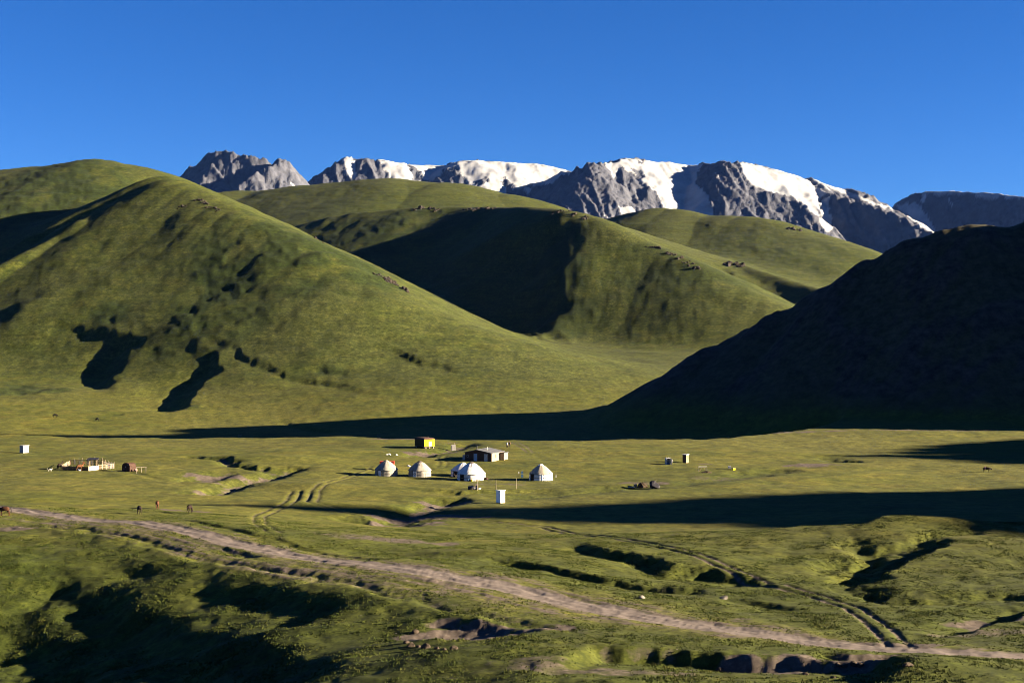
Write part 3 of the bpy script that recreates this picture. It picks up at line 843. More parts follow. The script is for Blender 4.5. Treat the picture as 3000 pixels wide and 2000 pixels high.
MT = dict(
 felt=mat_simple('beige_felt', (.175, .167, .152), .3, 1.6, .95, .3), canvas=mat_simple('white_canvas', (.46, .47, .48), .2, 1.2, .8, .3),
 feltroof=mat_simple('pale_felt', (.195, .185, .165), .25, 1.2, .95, .3), cream=mat_simple('cream_canvas', (.23, .212, .17), .2, 1.3, .9, .3),
 rope=mat_simple('dark_rope', (.15, .14, .12), .3), redtrim=mat_simple('dark_red_trim', (.16, .03, .04), .3), crown=mat_simple('dark_crown_felt', (.07, .06, .06), .4),
 doorw=mat_simple('pale_door_felt', (.55, .55, .56), .15), doord=mat_simple('dark_door_frame', (.045, .045, .055), .3), doorblack=mat_simple('open_doorway_dark', (.012, .011, .010), .2),
 yellow=mat_simple('yellow_paint', (.46, .39, .010), .22, 1.5), yellow_shaded=mat_simple('shaded_yellow_paint', (.055, .040, .012), .4, 3), rust=mat_simple('rusty_red_sheet', (.055, .031, .026), .4, 2), white=mat_simple('white_paint', (.78, .78, .77), .08, 1.0),
 whitedirty=mat_simple('off_white_boards', (.34, .32, .29), .25, 2.5, .9, 0, (1, 1, 6)), wood=mat_simple('weathered_wood', (.20, .15, .105), .4, 3, .9, .3, (1, 1, .3)), woodlt=mat_simple('pale_timber', (.165, .145, .118), .3, 3, .9, .2, (1, 1, .3)), wooddk=mat_simple('dark_brown_planks', (.055, .035, .028), .45, 4, .9, .3, (.4, .4, 6)),
 brick=mat_simple('beige_block_wall', (.20, .16, .115), .25, 3), roof=mat_simple('blue_grey_roof_felt', (.07, .075, .09), .35, 2), metal=mat_simple('grey_metal', (.30, .31, .33), .3, 3, .5, 0, None, .4), greyboard=mat_simple('grey_boards', (.26, .25, .25), .3, 3, .9, 0, (6, 6, .5)),
 blue=mat_simple('blue_paint', (.06, .13, .24), .25), bluedoor=mat_simple('pale_blue_paint', (.20, .28, .38), .2), tarp=mat_simple('black_tarpaulin', (.018, .018, .024), .4, 2, .45, .5), brownbox=mat_simple('brown_rusty_tin', (.040, .023, .018), .4, 2), pink=mat_simple('faded_pink_sack', (.42, .24, .22), .3), red=mat_simple('red_paint', (.30, .035, .025), .25),
 clod=mat_simple('earth_clod', (.040, .031, .024), .4, 3, .95, .4), rubber=mat_simple('tyre_rubber', (.02, .02, .02), .3), glass=mat_simple('dark_window_glass', (.02, .022, .028), .2, 2, .15), dung=mat_simple('dark_earth_heap', (.035, .026, .018), .4, 2, .95, .4), stone=mat_simple('pale_stone', (.12, .11, .10), .35, 4), rock=mat_simple('outcrop_rock', (.026, .022, .019), .5, .6, .9, .5),
 bay=mat_simple('bay_coat', (.050, .022, .012), .35, 3), dark=mat_simple('dark_brown_coat', (.012, .008, .007), .4, 3), chest=mat_simple('chestnut_coat', (.085, .036, .017), .3, 3), black=mat_simple('black_hair', (.010, .008, .008), .3), hair_white=mat_simple('white_hair', (.62, .60, .56), .15),
 skin=mat_simple('skin', (.32, .18, .12), .15), shirtw=mat_simple('pale_shirt', (.66, .62, .64), .12), clothdk=mat_simple('dark_cloth', (.022, .022, .030), .3), saddle=mat_simple('saddle_blanket', (.30, .29, .36), .35), saddled=mat_simple('saddle_leather', (.04, .022, .015), .3))

def px(p): return p.y/F        # metres per photo pixel at the depth of a point

# ------------------------------------------------------------------ yurts
def yurt(label, u, v, rad_px, h_px, wall_px, door_u, wallm, roofm, crownm, doorkind, pattern=None, flue=None, extra=None):
    p = on_ground(u, v); m = px(p); R = rad_px*m; H = h_px*m; W = wall_px*m
    t = thing('yurt', label, 'yurt', p-Vector((0, 0, .08)), 0, 'yurts of the camp')
    rnd = random.Random(int(u)); ph = [rnd.uniform(0, 6.28) for _ in range(4)]
    def wobw(a, r, z): return r*(1+.012*math.sin(7*a+ph[0])+.008*math.sin(13*a+ph[1])), z
    def wobr(a, r, z):
        k = r/R
        return r*(1+.014*math.sin(8*a+ph[2])*k), z+.05*math.sin(11*a+ph[3])*k*(1-k)*2
    MB().lathe([(R*1.01, 0), (R*1.0, W*.5), (R*.975, W)], 48, wobw, False).build('wall', wallm, t, True)
    rc = R*.20
    prof = [(R*1.03, W-.18), (R*1.0, W+.02)]
    for k in range(1, 9):
        q = k/8; prof.append((R+(rc-R)*q, W+(H-.25-W)*(1-(1-q)**1.35)))
    MB().lathe(prof, 48, wobr, True).build('roof', roofm, t, True)
    MB().lathe([(rc*1.35, H-.42), (rc*1.1, H-.22), (rc*.7, H-.06), (rc*.2, H)], 20).build('crown_cover', crownm, t, True)
    for zz in (W*.42, W*.9):
        MB().lathe([(R*1.018, zz-.05), (R*1.03, zz), (R*1.018, zz+.05)], 48, wobw, False).build('rope_band', MT['rope'], t)
    for k in range(6):           # roof ropes
        a = 2*math.pi*(k+.3)/6
        c, s = math.cos(a), math.sin(a)
        MB().tube((c*R*1.03, s*R*1.03, W), (c*rc*1.3, s*rc*1.3, H-.36), .025, .025, 5).build('roof_rope', MT['rope'], t)
    # door on the side that looks towards the lower left of the view
    off = max(-.9, min(.9, (door_u-u)/rad_px)); ang = math.asin(off)
    d = bpy.data.objects.new('door_tmp', None)
    Mx = Matrix.Rotation(ang, 4, 'Z') @ Matrix.Translation((0, -R*1.0, 0))
    dw, dh = .46, min(1.5, W*.92)
    fr = MB()
    for x0, x1, z0, z1 in ((-dw-.09, -dw, 0, dh+.1), (dw, dw+.09, 0, dh+.1), (-dw, dw, dh, dh+.1)):
        fr.box(x0, x1, -.10, .08, z0, z1, Mx)
    leaf = MB().box(-dw+.002, dw-.002, -.05, .02, 0.02, dh-.002, Mx)
    lo = leaf.build('door', MT['doorw'] if doorkind == 'white' else MT['doorblack'], t)
    fr.build('door_frame', MT['doord'], lo)
    if pattern == 'diamond':
        q = MB(); cz = dh*.5
        for s in (.26, ):
            q.add([Mx @ Vector(w) for w in ((0,-.065,cz+.42),(s,-.065,cz),(0,-.065,cz-.42),(-s,-.065,cz),(0,-.065,cz+.26),(s*.55,-.065,cz),(0,-.065,cz-.26),(-s*.55,-.065,cz))], [(0,1,5,4),(1,2,6,5),(2,3,7,6),(3,0,4,7)])
        q.build('door_pattern', MT['doord'], lo)
    if pattern == 'zigzag':
        q = MB()
        zs = [.12, .35, .6, .85, 1.1]
        for k, z0 in enumerate(zs):
            q.add([Mx @ Vector(w) for w in ((-.40,-.065,z0),(-.02-.06*k,-.065,z0+.02),(-.40,-.065,z0+.24))], [(0,1,2)])
        q.build('door_pattern', MT['doord'], lo)
    if flue:
        a, rr = flue; x, y = math.cos(a)*R*rr, math.sin(a)*R*rr; z = W+(H-W)*(1-rr)*.95
        MB().tube((x, y, z-.1), (x+.03, y, z+1.15), .09, .08, 8).build('stove_pipe', MT['doord'], t)
    return t, p, R, W, H

Y1 = yurt('beige felt yurt furthest left, zigzag pattern on its door, red box behind', 1132, 1392, 33, 46, 20, 1114.5, MT['felt'], MT['feltroof'], MT['feltroof'], 'white', 'zigzag')
Y2 = yurt('beige felt yurt with a dark crown and a diamond on its pale door', 1230, 1393.5, 33, 45, 20, 1217, MT['felt'], MT['feltroof'], MT['crown'], 'white', 'diamond', (-1.5, .55))
Y3 = yurt('white canvas yurt half hidden behind the largest yurt', 1357, 1394, 36, 41, 19, 1335, MT['canvas'], MT['canvas'], MT['canvas'], 'dark')
Y4 = yurt('largest white yurt with dark crown, stove pipe and open black doorway', 1381, 1404.5, 41, 53, 21, 1355, MT['canvas'], MT['canvas'], MT['crown'], 'dark', None, (-1.57, .52))
Y5 = yurt('cream yurt furthest right with white cap and white sheet round its wall', 1585, 1404, 34, 46, 20, 1559, MT['canvas'], MT['cream'], MT['white'], 'dark')
# plank skirt round the big yurt's foot, and the sheet hung on the right hand yurt
def arc_sheet(R, a0, a1, z0, z1, n, mat, name, parent, out=.03, sag=0.0):
    m = MB(); vs = []; fs = []
    for k in range(n+1):
        a = a0+(a1-a0)*k/n; w = out+.03*math.sin(k*2.1)
        for z, q in ((z0, 1.0), (z1-sag*math.sin(math.pi*k/n), .99)):
            vs.append(((R*q+w)*math.cos(a), (R*q+w)*math.sin(a), z))
        for z, q in ((z1-sag*math.sin(math.pi*k/n), .985), (z0, .985)):
            vs.append((R*q*math.cos(a), R*q*math.sin(a), z))
    for k in range(n):
        for j in range(4): fs.append((k*4+j, (k+1)*4+j, (k+1)*4+(j+1) % 4, k*4+(j+1) % 4))
    fs += [(0,1,2,3), tuple(n*4+j for j in (3,2,1,0))]
    return m.add(vs, fs).build(name, mat, parent, False)
arc_sheet(Y4[2], -1.35, -.25, .02, .42, 16, MT['woodlt'], 'plank_skirt', Y4[0], .06)
arc_sheet(Y5[2], -1.75, -.1, .02, Y5[3]*1.0, 26, MT['white'], 'hung_sheet', Y5[0], .05, .15)
arc_sheet(Y1[2], -1.2, -.25, .02, Y1[3]*.5, 14, MT['felt'], 'felt_flap', Y1[0], .05)
arc_sheet(Y2[2], -1.2, -.25, .02, Y2[3]*.5, 14, MT['felt'], 'felt_flap', Y2[0], .05)

# ------------------------------------------------------------------ trailer, hut, cabins
def at(u, v): return on_ground(u, v)

p = at(1243, 1314); m = px(p)
t = thing('wagon', 'yellow wagon hut on wheels with a red brown roof', 'wagon', p, math.radians(37))
L, Wd, z0, z1, z2 = 3.6, 5.0, .62, 2.6, 3.0
# local: -y face looks to the lower right of the view (lit), -x face to the lower left (its shade painted in by the darker body colour)
MB().box(0, L, 0, Wd, z0, z1).build('body', MT['yellow_shaded'], t)
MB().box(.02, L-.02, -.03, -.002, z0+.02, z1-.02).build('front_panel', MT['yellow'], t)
MB().add([(-.12,-.12,z1),(L+.12,-.12,z1),(L+.12,Wd+.12,z1),(-.12,Wd+.12,z1),(.35,.35,z2),(L-.35,.35,z2),(L-.35,Wd-.35,z2),(.35,Wd-.35,z2)], [(0,3,2,1),(4,5,6,7),(0,1,5,4),(1,2,6,5),(2,3,7,6),(3,0,4,7)]).build('roof', MT['rust'], t)
MB().box(1.55, 2.45, -.07, -.032, z0+.1, z0+1.35).build('door', MT['white'], t)
for x in (.85, 2.95): MB().box(x, x+.24, -.06, -.032, z0+1.0, z0+1.7).build('window', MT['glass'], t)
MB().box(-.05, L+.05, -.06, Wd+.05, z0-.16, z0-.002).build('chassis', MT['rust'], t)
for x in (.25, L-.25):
    for y in (.5, Wd-.7):
        w = MB().tube((x-.11, y, .40), (x+.11, y, .40), .40, .40, 18).build('wheel', MT['rubber'], t); MB().tube((x-.13, y, .40), (x+.13, y, .40), .17, .17, 12).build('rim', MT['metal'], w)
MB().tube((2.2, 1.4, z2-.05), (2.2, 1.4, z2+.45), .06, .06, 8).build('stove_pipe', MT['wood'], t)
for k in range(3): MB().box(.2+k*1.3, .5+k*1.3, -.35, -.1, 0.0, .42).build('support_block', MT['woodlt'], t)

p = at(1440, 1352)
t = thing('hut', 'long low dark plank hut with blue door and pale right side', 'hut', p, math.radians(-24))
w, dp, hw, hr = 7.7, 7.6, 2.15, 2.95
MB().prism([(-w,0),(0,0),(0,hw),(-w*.55,hr-.12),(-w,hw)], 0, dp).build('wall', MT['wooddk'], t)
MB().box(.002, .06, .0, dp-.002, 0, hw-.05).build('side_wall', MT['brick'], t)
rf = MB().add([(.25,-.45,hw-.02),(-w*.55,-.45,hr),(-w-.3,-.45,hw-.05),(.25,dp+.3,hw-.02),(-w*.55,dp+.3,hr),(-w-.3,dp+.3,hw-.05),(.25,-.45,hw+.10),(-w*.55,-.45,hr+.12),(-w-.3,-.45,hw+.07),(.25,dp+.3,hw+.10),(-w*.55,dp+.3,hr+.12),(-w-.3,dp+.3,hw+.07)],
   [(0,1,4,3),(1,2,5,4),(6,9,10,7),(7,10,11,8),(0,6,7,1),(1,7,8,2),(3,4,10,9),(4,5,11,10),(0,3,9,6),(2,8,11,5)]).build('roof', MT['roof'], t)
for x, mt in ((-5.1, 'bluedoor'), (-2.1, 'metal')):
    d = MB().box(x, x+.95, -.05, -.003, .02, 1.95).build('door', MT[mt], t)
    MB().box(x-.08, x-.002, -.07, -.002, .0, 2.03).box(x+.952, x+1.03, -.07, -.002, 0, 2.03).build('door_frame', MT['wood'], d)
wi = MB().box(-7.15, -6.6, -.05, -.003, 1.0, 1.5).build('window', MT['metal'], t); MB().box(-7.1, -6.65, -.06, -.052, 1.05, 1.45).build('pane', MT['glass'], wi)
wi = MB().box(.064, .10, 2.3, 2.7, .9, 1.75).build('window', MT['wood'], t); MB().box(.102, .11, 2.34, 2.66, .95, 1.7).build('pane', MT['glass'], wi)
an = MB().box(.07, 1.3, 5.0, dp, 0, 1.95).build('annex', MT['brick'], t); MB().box(.07, 1.45, 4.85, dp+.1, 1.952, 2.04).build('annex_roof', MT['roof'], an)
for z in (0.02,): MB().box(-w-.75, -w-.02, .1, .8, 0, 1.45).build('lean_to', MT['greyboard'], t)
MB().tube((-w*.62, 1.2, hr-.1), (-w*.62, 1.2, hr+1.05), .11, .11, 10).build('stove_pipe', MT['doord'], t)
MB().tube((-w*.36, 3.4, hr-.3), (-w*.36, 3.4, hr+.55), .14, .14, 10).build('chimney', MT['whitedirty'], t)
for k in range(9): MB().box(-w+.05, -.05, -.028, -.0025, .06+k*.23, .06+k*.23+.19).build('plank', MT['wooddk'], t)
for k in range(5): MB().box(-w*.55-.06+k*1.0-.3*k, -w*.55+k*.7, -.46, dp+.31, hr+.125-k*.137, hr+.15-k*.137).build('roof_batten', MT['roof'], t) if k == 0 else None

p = at(1466.5, 1474)
t = thing('toilet_cabin', 'tall plain white toilet cabin standing alone in front of the yurts', 'cabin', p, math.radians(45))
s = 1.22
MB().box(0, s, 0, s, .12, 2.42).build('wall', MT['white'], t)
MB().prism([(-.08, 2.425), (s+.08, 2.425), (s+.08, 2.50), (-.08, 2.60)], -.08, s+.08).build('roof', MT['white'], t)
MB().box(-.03, s+.03, -.03, s+.03, -.05, .118).build('base', MT['wood'], t)
d = MB().box(.16, s-.16, -.03, -.003, .16, 2.1).build('door', MT['white'], t); MB().box(s-.34, s-.28, -.06, -.032, 1.0, 1.25).build('handle', MT['metal'], d)

p = at(68, 1327)
t = thing('toilet_cabin', 'small square pale cabin alone at the far left of the meadow', 'cabin', p, math.radians(52))
s = 1.75
MB().box(0, s, 0, s, .05, 1.95).build('wall', MT['whitedirty'], t)
MB().box(-.1, s+.1, -.1, s+.1, 1.955, 2.06).build('roof', MT['metal'], t)
MB().box(.4, 1.2, -.03, -.003, .1, 1.75).build('door', MT['white'], t)
MB().box(-.03, -.003, .1, s-.1, .1, 1.85).build('painted_shade_panel', MT['greyboard'], t)  # grey panel paints the shade of the cabin's left face

p = at(1323, 1320)
t = thing('privy', 'grey upright board privy beside a tall post, right of the yellow wagon', 'privy', p, math.radians(10))
MB().box(0, 1.15, 0, .9, 0, 1.6).build('wall', MT['greyboard'], t); MB().box(-.06, 1.2, -.06, .96, 1.605, 1.68).build('roof', MT['greyboard'], t)
for k in range(5): MB().box(.03+k*.22, .21+k*.22, -.03, -.003, .03, 1.57).build('board', MT['greyboard'], t)
q = at(1331.5, 1318); tp = MB().tube((0, 0, -.2), (.02, 0, 2.2), .08, .06, 8).build('post', MT['woodlt']); tp.location = q; tag(tp, 'tall pale post touching the grey board privy', 'post')

p = at(1953, 1360)
t = thing('privy', 'grey metal privy with its door swung open, right of the yurts', 'privy', p, math.radians(20))
MB().box(0, 1.0, .9, .95, 0, 1.55).box(0, .05, 0, .898, 0, 1.55).box(.95, 1.0, 0, .898, 0, 1.55).build('wall', MT['metal'], t)
MB().box(-.06, 1.06, -.06, 1.0, 1.553, 1.62).build('roof', MT['metal'], t)
MB().box(1.05, 1.1, -.85, 0, .03, 1.5).build('door', MT['metal'], t)
MB().box(.1, .9, .3, .8, .0, .5).build('seat_box', MT['blue'], t)
MB().tube((1.3, -.2, .85), (1.36, -.2, .85), .55, .55, 20).build('round_lid', MT['metal'], t)
for x in (0.0, .45, .95): MB().tube((x+.03, .05, 1.6), (x+.03, .05, 1.95), .03, .03, 6).build('strut', MT['metal'], t)

p = at(2010, 1356)
t = thing('privy', 'tall narrow brown plank privy standing on the open grass', 'privy', p, math.radians(48))
MB().box(0, 1.15, 0, 1.1, 0, 2.1).build('wall', MT['wooddk'], t)
for k in range(5): MB().box(.02+k*.225, .215+k*.225, -.035, -.003, .02, 2.08).build('plank', MT['wood'], t)
MB().prism([(-.1, 2.105), (1.25, 2.105), (1.25, 2.3), (-.1, 2.2)], -.12, 1.2).build('roof', MT['metal'], t)

# red box behind the first yurt
p = at(1133, 1377)
t = thing('crate', 'red painted box showing behind the leftmost yurt', 'box', p, 0)
MB().box(-1.75, 1.75, 0, 1.6, .3, 2.05).build('body', MT['red'], t); MB().box(-1.8, 1.8, -.05, 1.65, 2.053, 2.12).build('lid', MT['red'], t)
for x in (-1.5, 1.4): MB().box(x, x+.12, .1, 1.5, -.1, .298).build('runner', MT['wood'], t)

# posts in front of the yurts
for u, v, h, lab in ((1398, 1436, 2.25, 'leaning post beside the tarpaulin heap, left of three'), (1453, 1433, 2.1, 'middle one of three bare posts in front of the yurts'), (1512, 1431.5, 2.3, 'right one of three bare posts in front of the yurts')):
    p = at(u, v); o = MB().tube((0, 0, -.3), (random.Random(u).uniform(-.08, .12), .05, h), .075, .055, 9).build('post', MT['woodlt']); o.location = p; tag(o, lab, 'post', 'bare posts in front of the yurts')
p = at(1629, 1398); t = thing('post', 'thin post with a white foot right of the last yurt', 'post', p)
MB().tube((0, 0, -.1), (-.03, 0, 1.55), .04, .03, 7).build('pole', MT['woodlt'], t); MB().box(-.08, .08, -.08, .08, 0, .55).build('white_sleeve', MT['white'], t)

# washstand
p = at(1530, 1398); t = thing('washstand', 'blue washstand with two panels left of the rightmost yurt', 'washstand', p)
MB().box(-.26, .26, 0, .3, 0, .72).build('cabinet', MT['blue'], t); MB().box(-.24, .24, .1, .22, .95, 1.45).build('tank', MT['blue'], t)
for x in (-.22, .17): MB().box(x, x+.05, .12, .18, .72, .95).build('leg', MT['metal'], t)
p = at(1520, 1398); t = thing('post', 'short stick topped with a white box beside the blue washstand', 'post', p)
MB().tube((0, 0, -.1), (0, 0, 1.0), .03, .03, 7).build('pole', MT['wood'], t); MB().box(-.1, .1, -.08, .08, 1.0, 1.28).build('white_box', MT['white'], t)

# tarpaulin heap with slatted crate
p = at(1383, 1433); t = thing('tarpaulin_heap', 'small heap under a black tarpaulin by the left post', 'heap', p)
hp = MB().rock((0, 0, .25), 1.0, 5, (1.15, .7, .75), 3, .12); hp.build('cover', MT['tarp'], t, True)
for k in range(2): MB().box(-.25+k*.3, -.1+k*.3, -.78, -.7, 0, .32).build('batten', MT['woodlt'], t)
p = at(1392, 1432.5); t = thing('crate', 'pale slatted crate against the small tarpaulin heap', 'crate', p)
for k in range(5): MB().box(0, .62, -.25, .35, .02+k*.19, .15+k*.19).build('slat', MT['woodlt'], t)
for x in (.002, .56): MB().box(x, x+.06, -.28, -.252, 0, .95).build('upright', MT['wood'], t)
p = at(1403, 1433); o = MB().rock((0, 0, .15), .42, 9, (1.2, .8, .6), 2, .15).build('sack', MT['metal'], None, True); o.location = p; tag(o, 'grey sack on the grass right of the slatted crate', 'sack')

# handcart by the half hidden yurt
p = at(1336, 1398); t = thing('handcart', 'dark two wheeled handcart before the half hidden white yurt', 'cart', p, math.radians(15))
MB().box(-.55, .75, -.45, .45, .5, .6).build('bed', MT['wooddk'], t); MB().box(-.55, -.5, -.45, .45, .602, 1.0).box(-.498, .2, .4, .45, .602, 1.0).build('rail', MT['wooddk'], t)
for y in (-.5, .5): MB().tube((0, y-.04, .36), (0, y+.04, .36), .36, .36, 18).build('wheel', MT['rubber'], t)
MB().tube((.75, -.3, .55), (1.6, -.3, .2), .03, .03, 6).tube((.75, .3, .55), (1.6, .3, .2), .03, .03, 6).build('handle', MT['wood'], t)

# household things at the foot of the big yurt
base = Y4[1]; Rb = Y4[2]
for k, (a, kind, lab) in enumerate(((-1.75, 'blue', 'blue can at the foot of the largest yurt'), (-1.62, 'tarp', 'dark kettle pot at the foot of the largest yurt'), (-1.52, 'yellow', 'small yellow can at the foot of the largest yurt'), (-1.35, 'metal', 'grey bucket at the foot of the largest yurt'), (-.35, 'pink', 'brown sack leaning on the right of the largest yurt'))):
    x, y = math.cos(a)*(Rb+.45), math.sin(a)*(Rb+.45); q = Vector((base.x+x, base.y+y, ground_z(base.x+x, base.y+y)))
    if kind == 'pink':
        o = MB().rock((0, 0, .28), .45, 31, (1.2, .8, .8), 2, .15).build('sack', MT['brownbox'], None, True); tag(o, lab, 'sack')
    else:
        o = MB().lathe([(.15, 0), (.19, .1), (.19, .38), (.12, .44), (.05, .5)], 14).build('can', MT[kind], None, True); tag(o, lab, 'can')
    o.location = q

# right: big tarpaulin heap, dung, table, bags
p = at(1916, 1430); t = thing('tarpaulin_heap', 'large heap under black tarpaulin with a pole leaning on it', 'heap', p)
MB().rock((0, .2, .55), 1.35, 12, (1.05, .8, .85), 3, .10).build('cover', MT['tarp'], t, True)
o = MB().tube((0, 0, -.05), (1.55, .5, 2.05), .04, .035, 7).build('pole', MT['woodlt']); o.location = at(1904, 1432); tag(o, 'pale pole leaning on the large black tarpaulin heap', 'pole')
p = at(1884, 1428); o = MB().rock((0, 0, .2), 1.2, 15, (1., .7, .85), 3, .35).build('dung_heap', MT['dung'], None, False); o.location = p; tag(o, 'brown dung heap between the small table and the tarpaulin', 'heap')
p = at(1861, 1430); t = thing('sheep', 'pale brown sheep standing left of the dung heap', 'sheep', p)
def skin_body(name, pts, edges, mat, parent=None, sub=1):
    me = bpy.data.meshes.new(name); me.from_pydata([q[:3] for q in pts], edges, [])
    o = bpy.data.objects.new(name, me); coll.objects.link(o)
    o.modifiers.new('skin', 'SKIN'); sl = me.skin_vertices[0].data if me.skin_vertices else me.skin_vertices.new(name='s').data if False else None
    if sl is None:
        bm = bmesh.new(); bm.from_mesh(me); bm.verts.layers.skin.verify(); bm.to_mesh(me); bm.free(); sl = me.skin_vertices[0].data
    for k, q in enumerate(pts):
        r = q[3]; r2 = q[4] if len(q) > 4 else r
        sl[k].radius = (r, r2); sl[k].use_root = (k == 0)
    sd = o.modifiers.new('sub', 'SUBSURF'); sd.levels = sub; sd.render_levels = sub
    dg = bpy.context.evaluated_depsgraph_get(); dg.update()
    nm = bpy.data.meshes.new_from_object(o.evaluated_get(dg)); nm.name = name
    o.modifiers.clear(); o.data = nm
    nm.materials.clear(); nm.materials.append(mat); nm.polygons.foreach_set('use_smooth', [True]*len(nm.polygons))
    if parent is not None: o.parent = parent
    return o

# ------------------------------------------------------------------ animals: bodies lie along +x (head at +x), hooves at z = 0
def horse_pts(graze):
    # a horse 1.5 m at the withers
    P = [(-.05,0,1.12,.30,.34), (.35,0,1.12,.27,.33), (.62,0,1.16,.22,.30), (-.45,0,1.16,.28,.31), (-.72,0,1.18,.18,.24)]
    E = [(0,1),(1,2),(0,3),(3,4)]
    if graze: neck = [(.86,0,1.02,.13,.19), (1.08,0,.70,.10,.14), (1.22,0,.42,.09,.11), (1.20,0,.24,.07,.09), (1.15,0,.08,.05,.06)]
    else: neck = [(.84,0,1.36,.13,.20), (1.02,0,1.62,.10,.15), (1.14,0,1.80,.08,.11), (1.36,0,1.66,.07,.09), (1.54,0,1.52,.05,.06)]
    b = len(P); P += neck; E += [(2, b)]+[(b+k, b+k+1) for k in range(4)]
    for s in (-1, 1):
        b = len(P)
        P += [(.52, s*.13, .88, .11, .13), (.54, s*.14, .60, .062), (.52, s*.14, .46, .055), (.53, s*.14, .14, .04), (.57, s*.14, .03, .055)]
        E += [(2, b)]+[(b+k, b+k+1) for k in range(4)]
        b = len(P)
        P += [(-.56, s*.14, .90, .14, .17), (-.50, s*.15, .68, .085), (-.70, s*.15, .46, .05), (-.66, s*.15, .14, .04), (-.62, s*.15, .03, .055)]
        E += [(3, b)]+[(b+k, b+k+1) for k in range(4)]
    return P, E

def make_horse(label, loc, rz, coat, graze=True, sc=1.0, saddle=False, hair='black', group='grazing horses'):
    t = thing('horse', label, 'horse', loc, rz, group, sc)
    P, E = horse_pts(graze)
    skin_body('body', P, E, MT[coat], t, 1)
    skin_body('tail', [(-.84,0,1.22,.05), (-.96,0,1.0,.06), (-.98,0,.65,.06), (-.95,0,.40,.03)], [(0,1),(1,2),(2,3)], MT[hair], t, 1)
    if graze: mane = [(.66,0,1.36,.03,.06), (.92,0,1.10,.03,.08), (1.13,0,.80,.03,.07), (1.28,0,.52,.025,.05)]; ear = (1.28, .50)
    else: mane = [(.66,0,1.48,.03,.06), (.84,0,1.62,.03,.08), (1.00,0,1.80,.03,.07), (1.14,0,1.92,.025,.05)]; ear = (1.12, 1.90)
    skin_body('mane', mane, [(0,1),(1,2),(2,3)], MT[hair], t, 1)
    for s in (-1, 1): MB().add([(ear[0]-.03, s*.05-.025, ear[1]), (ear[0]+.03, s*.05, ear[1]), (ear[0]-.03, s*.05+.025, ear[1]), (ear[0]+(.07 if graze else 0), s*.06, ear[1]+(.05 if graze else .13))], [(0,1,2),(0,1,3),(1,2,3),(2,0,3)]).build('ear', MT[coat], t)
    if saddle:
        MB().lathe([(.36, -.32), (.37, .3)], 20, None, False).build('saddle_blanket', MT['saddle'], t)
        o = t.children[-1]; o.rotation_euler = (0, math.pi/2, 0); o.location = (.12, 0, 1.10)
        MB().rock((.12, 0, 1.50), .26, 3, (1.1, .75, .45), 2, .05).build('saddle', MT['saddled'], t, True)
    return t
# (continuation) sheep body for the thing placed above
P = [(0,0,.62,.24,.26),(.28,0,.62,.20,.24),(-.3,0,.62,.20,.25),(.50,0,.72,.10,.13),(.64,0,.80,.08,.10),(.80,0,.70,.05,.06)]
E = [(0,1),(0,2),(1,3),(3,4),(4,5)]
for s in (-1, 1):
    for x, r in ((.28, 1), (-.3, 2)):
        b = len(P); P += [(x, s*.12, .40, .07), (x, s*.12, .20, .04), (x, s*.12, .02, .04)]; E += [(r, b), (b, b+1), (b+1, b+2)]
skin_body('body', P, E, MT['woodlt'], t, 1); t.rotation_euler = (0, 0, math.radians(-70)); t.scale = (1.25,)*3
p = at(1849, 1429)
for k in range(2):
    o = MB().rock((0, 0, .12), .42, 40+k, (1.2, .7, .45), 2, .2).build('bag', MT['whitedirty'], None, True); o.location = at(1845+k*11, 1428+k); tag(o, ('white plastic bag left of the pale brown sheep', 'second white bag nearer the pale brown sheep')[k], 'bag')

make_horse('bay horse at the left edge beginning of the road, head cut off', at(14, 1511), math.pi, 'bay', True, 1.0)
make_horse('nearly black horse grazing above the road, leftmost of three', at(408, 1507), math.radians(118), 'dark', True, .97)
make_horse('chestnut brown horse seen from behind, further back than the dark pair', at(461, 1491), math.radians(100), 'bay', True, .97)
make_horse('dark horse grazing, rightmost of the three above the road', at(555, 1504), math.radians(80), 'dark', True, .97)
make_horse('tiny dark horse far off at the foot of the left hill', at(161, 1222), math.radians(5), 'black', True, 1.15, False, 'black', 'far grazing horses')
make_horse('tiny dark horse far off beside the dark hollow', at(285, 1233), math.radians(150), 'black', True, 1.05, False, 'black', 'far grazing horses')
make_horse('saddled chestnut horse standing in front of the corral', at(232, 1378), math.radians(28), 'chest', False, .95, True, 'chest', 'horses at the corral')
make_horse('brown horse at the left end of the corral', at(175, 1374), math.radians(70), 'dark', False, .95, False, 'black', 'horses at the corral')

# belted cow on the right
t = thing('cow', 'dark cow with a pale belt alone on the right of the meadow', 'cow', at(2890, 1383), math.radians(-12))
P = [(-.05,0,.98,.30,.34),(.4,0,.98,.27,.33),(.68,0,1.02,.2,.27),(-.5,0,1.0,.28,.30),(-.78,0,1.04,.18,.22),(.95,0,.98,.13,.17),(1.15,0,.82,.11,.13),(1.30,0,.62,.08,.09)]
E = [(0,1),(1,2),(0,3),(3,4),(2,5),(5,6),(6,7)]
for s in (-1, 1):
    for x, r in ((.55, 2), (-.6, 3)):
        b = len(P); P += [(x, s*.15, .66, .11), (x+.02, s*.15, .36, .06), (x, s*.15, .03, .055)]; E += [(r, b), (b, b+1), (b+1, b+2)]
skin_body('body', P, E, MT['dark'], t, 1)
o = MB().lathe([(.41, -.16), (.42, .16)], 20, None, False).build('white_belt', MT['pink'], t); o.rotation_euler = (0, math.pi/2, 0); o.location = (-.3, 0, 1.0)
skin_body('tail', [(-.92,0,1.1,.03),(-1.0,0,.8,.025),(-1.0,0,.45,.03)], [(0,1),(1,2)], MT['black'], t, 1)
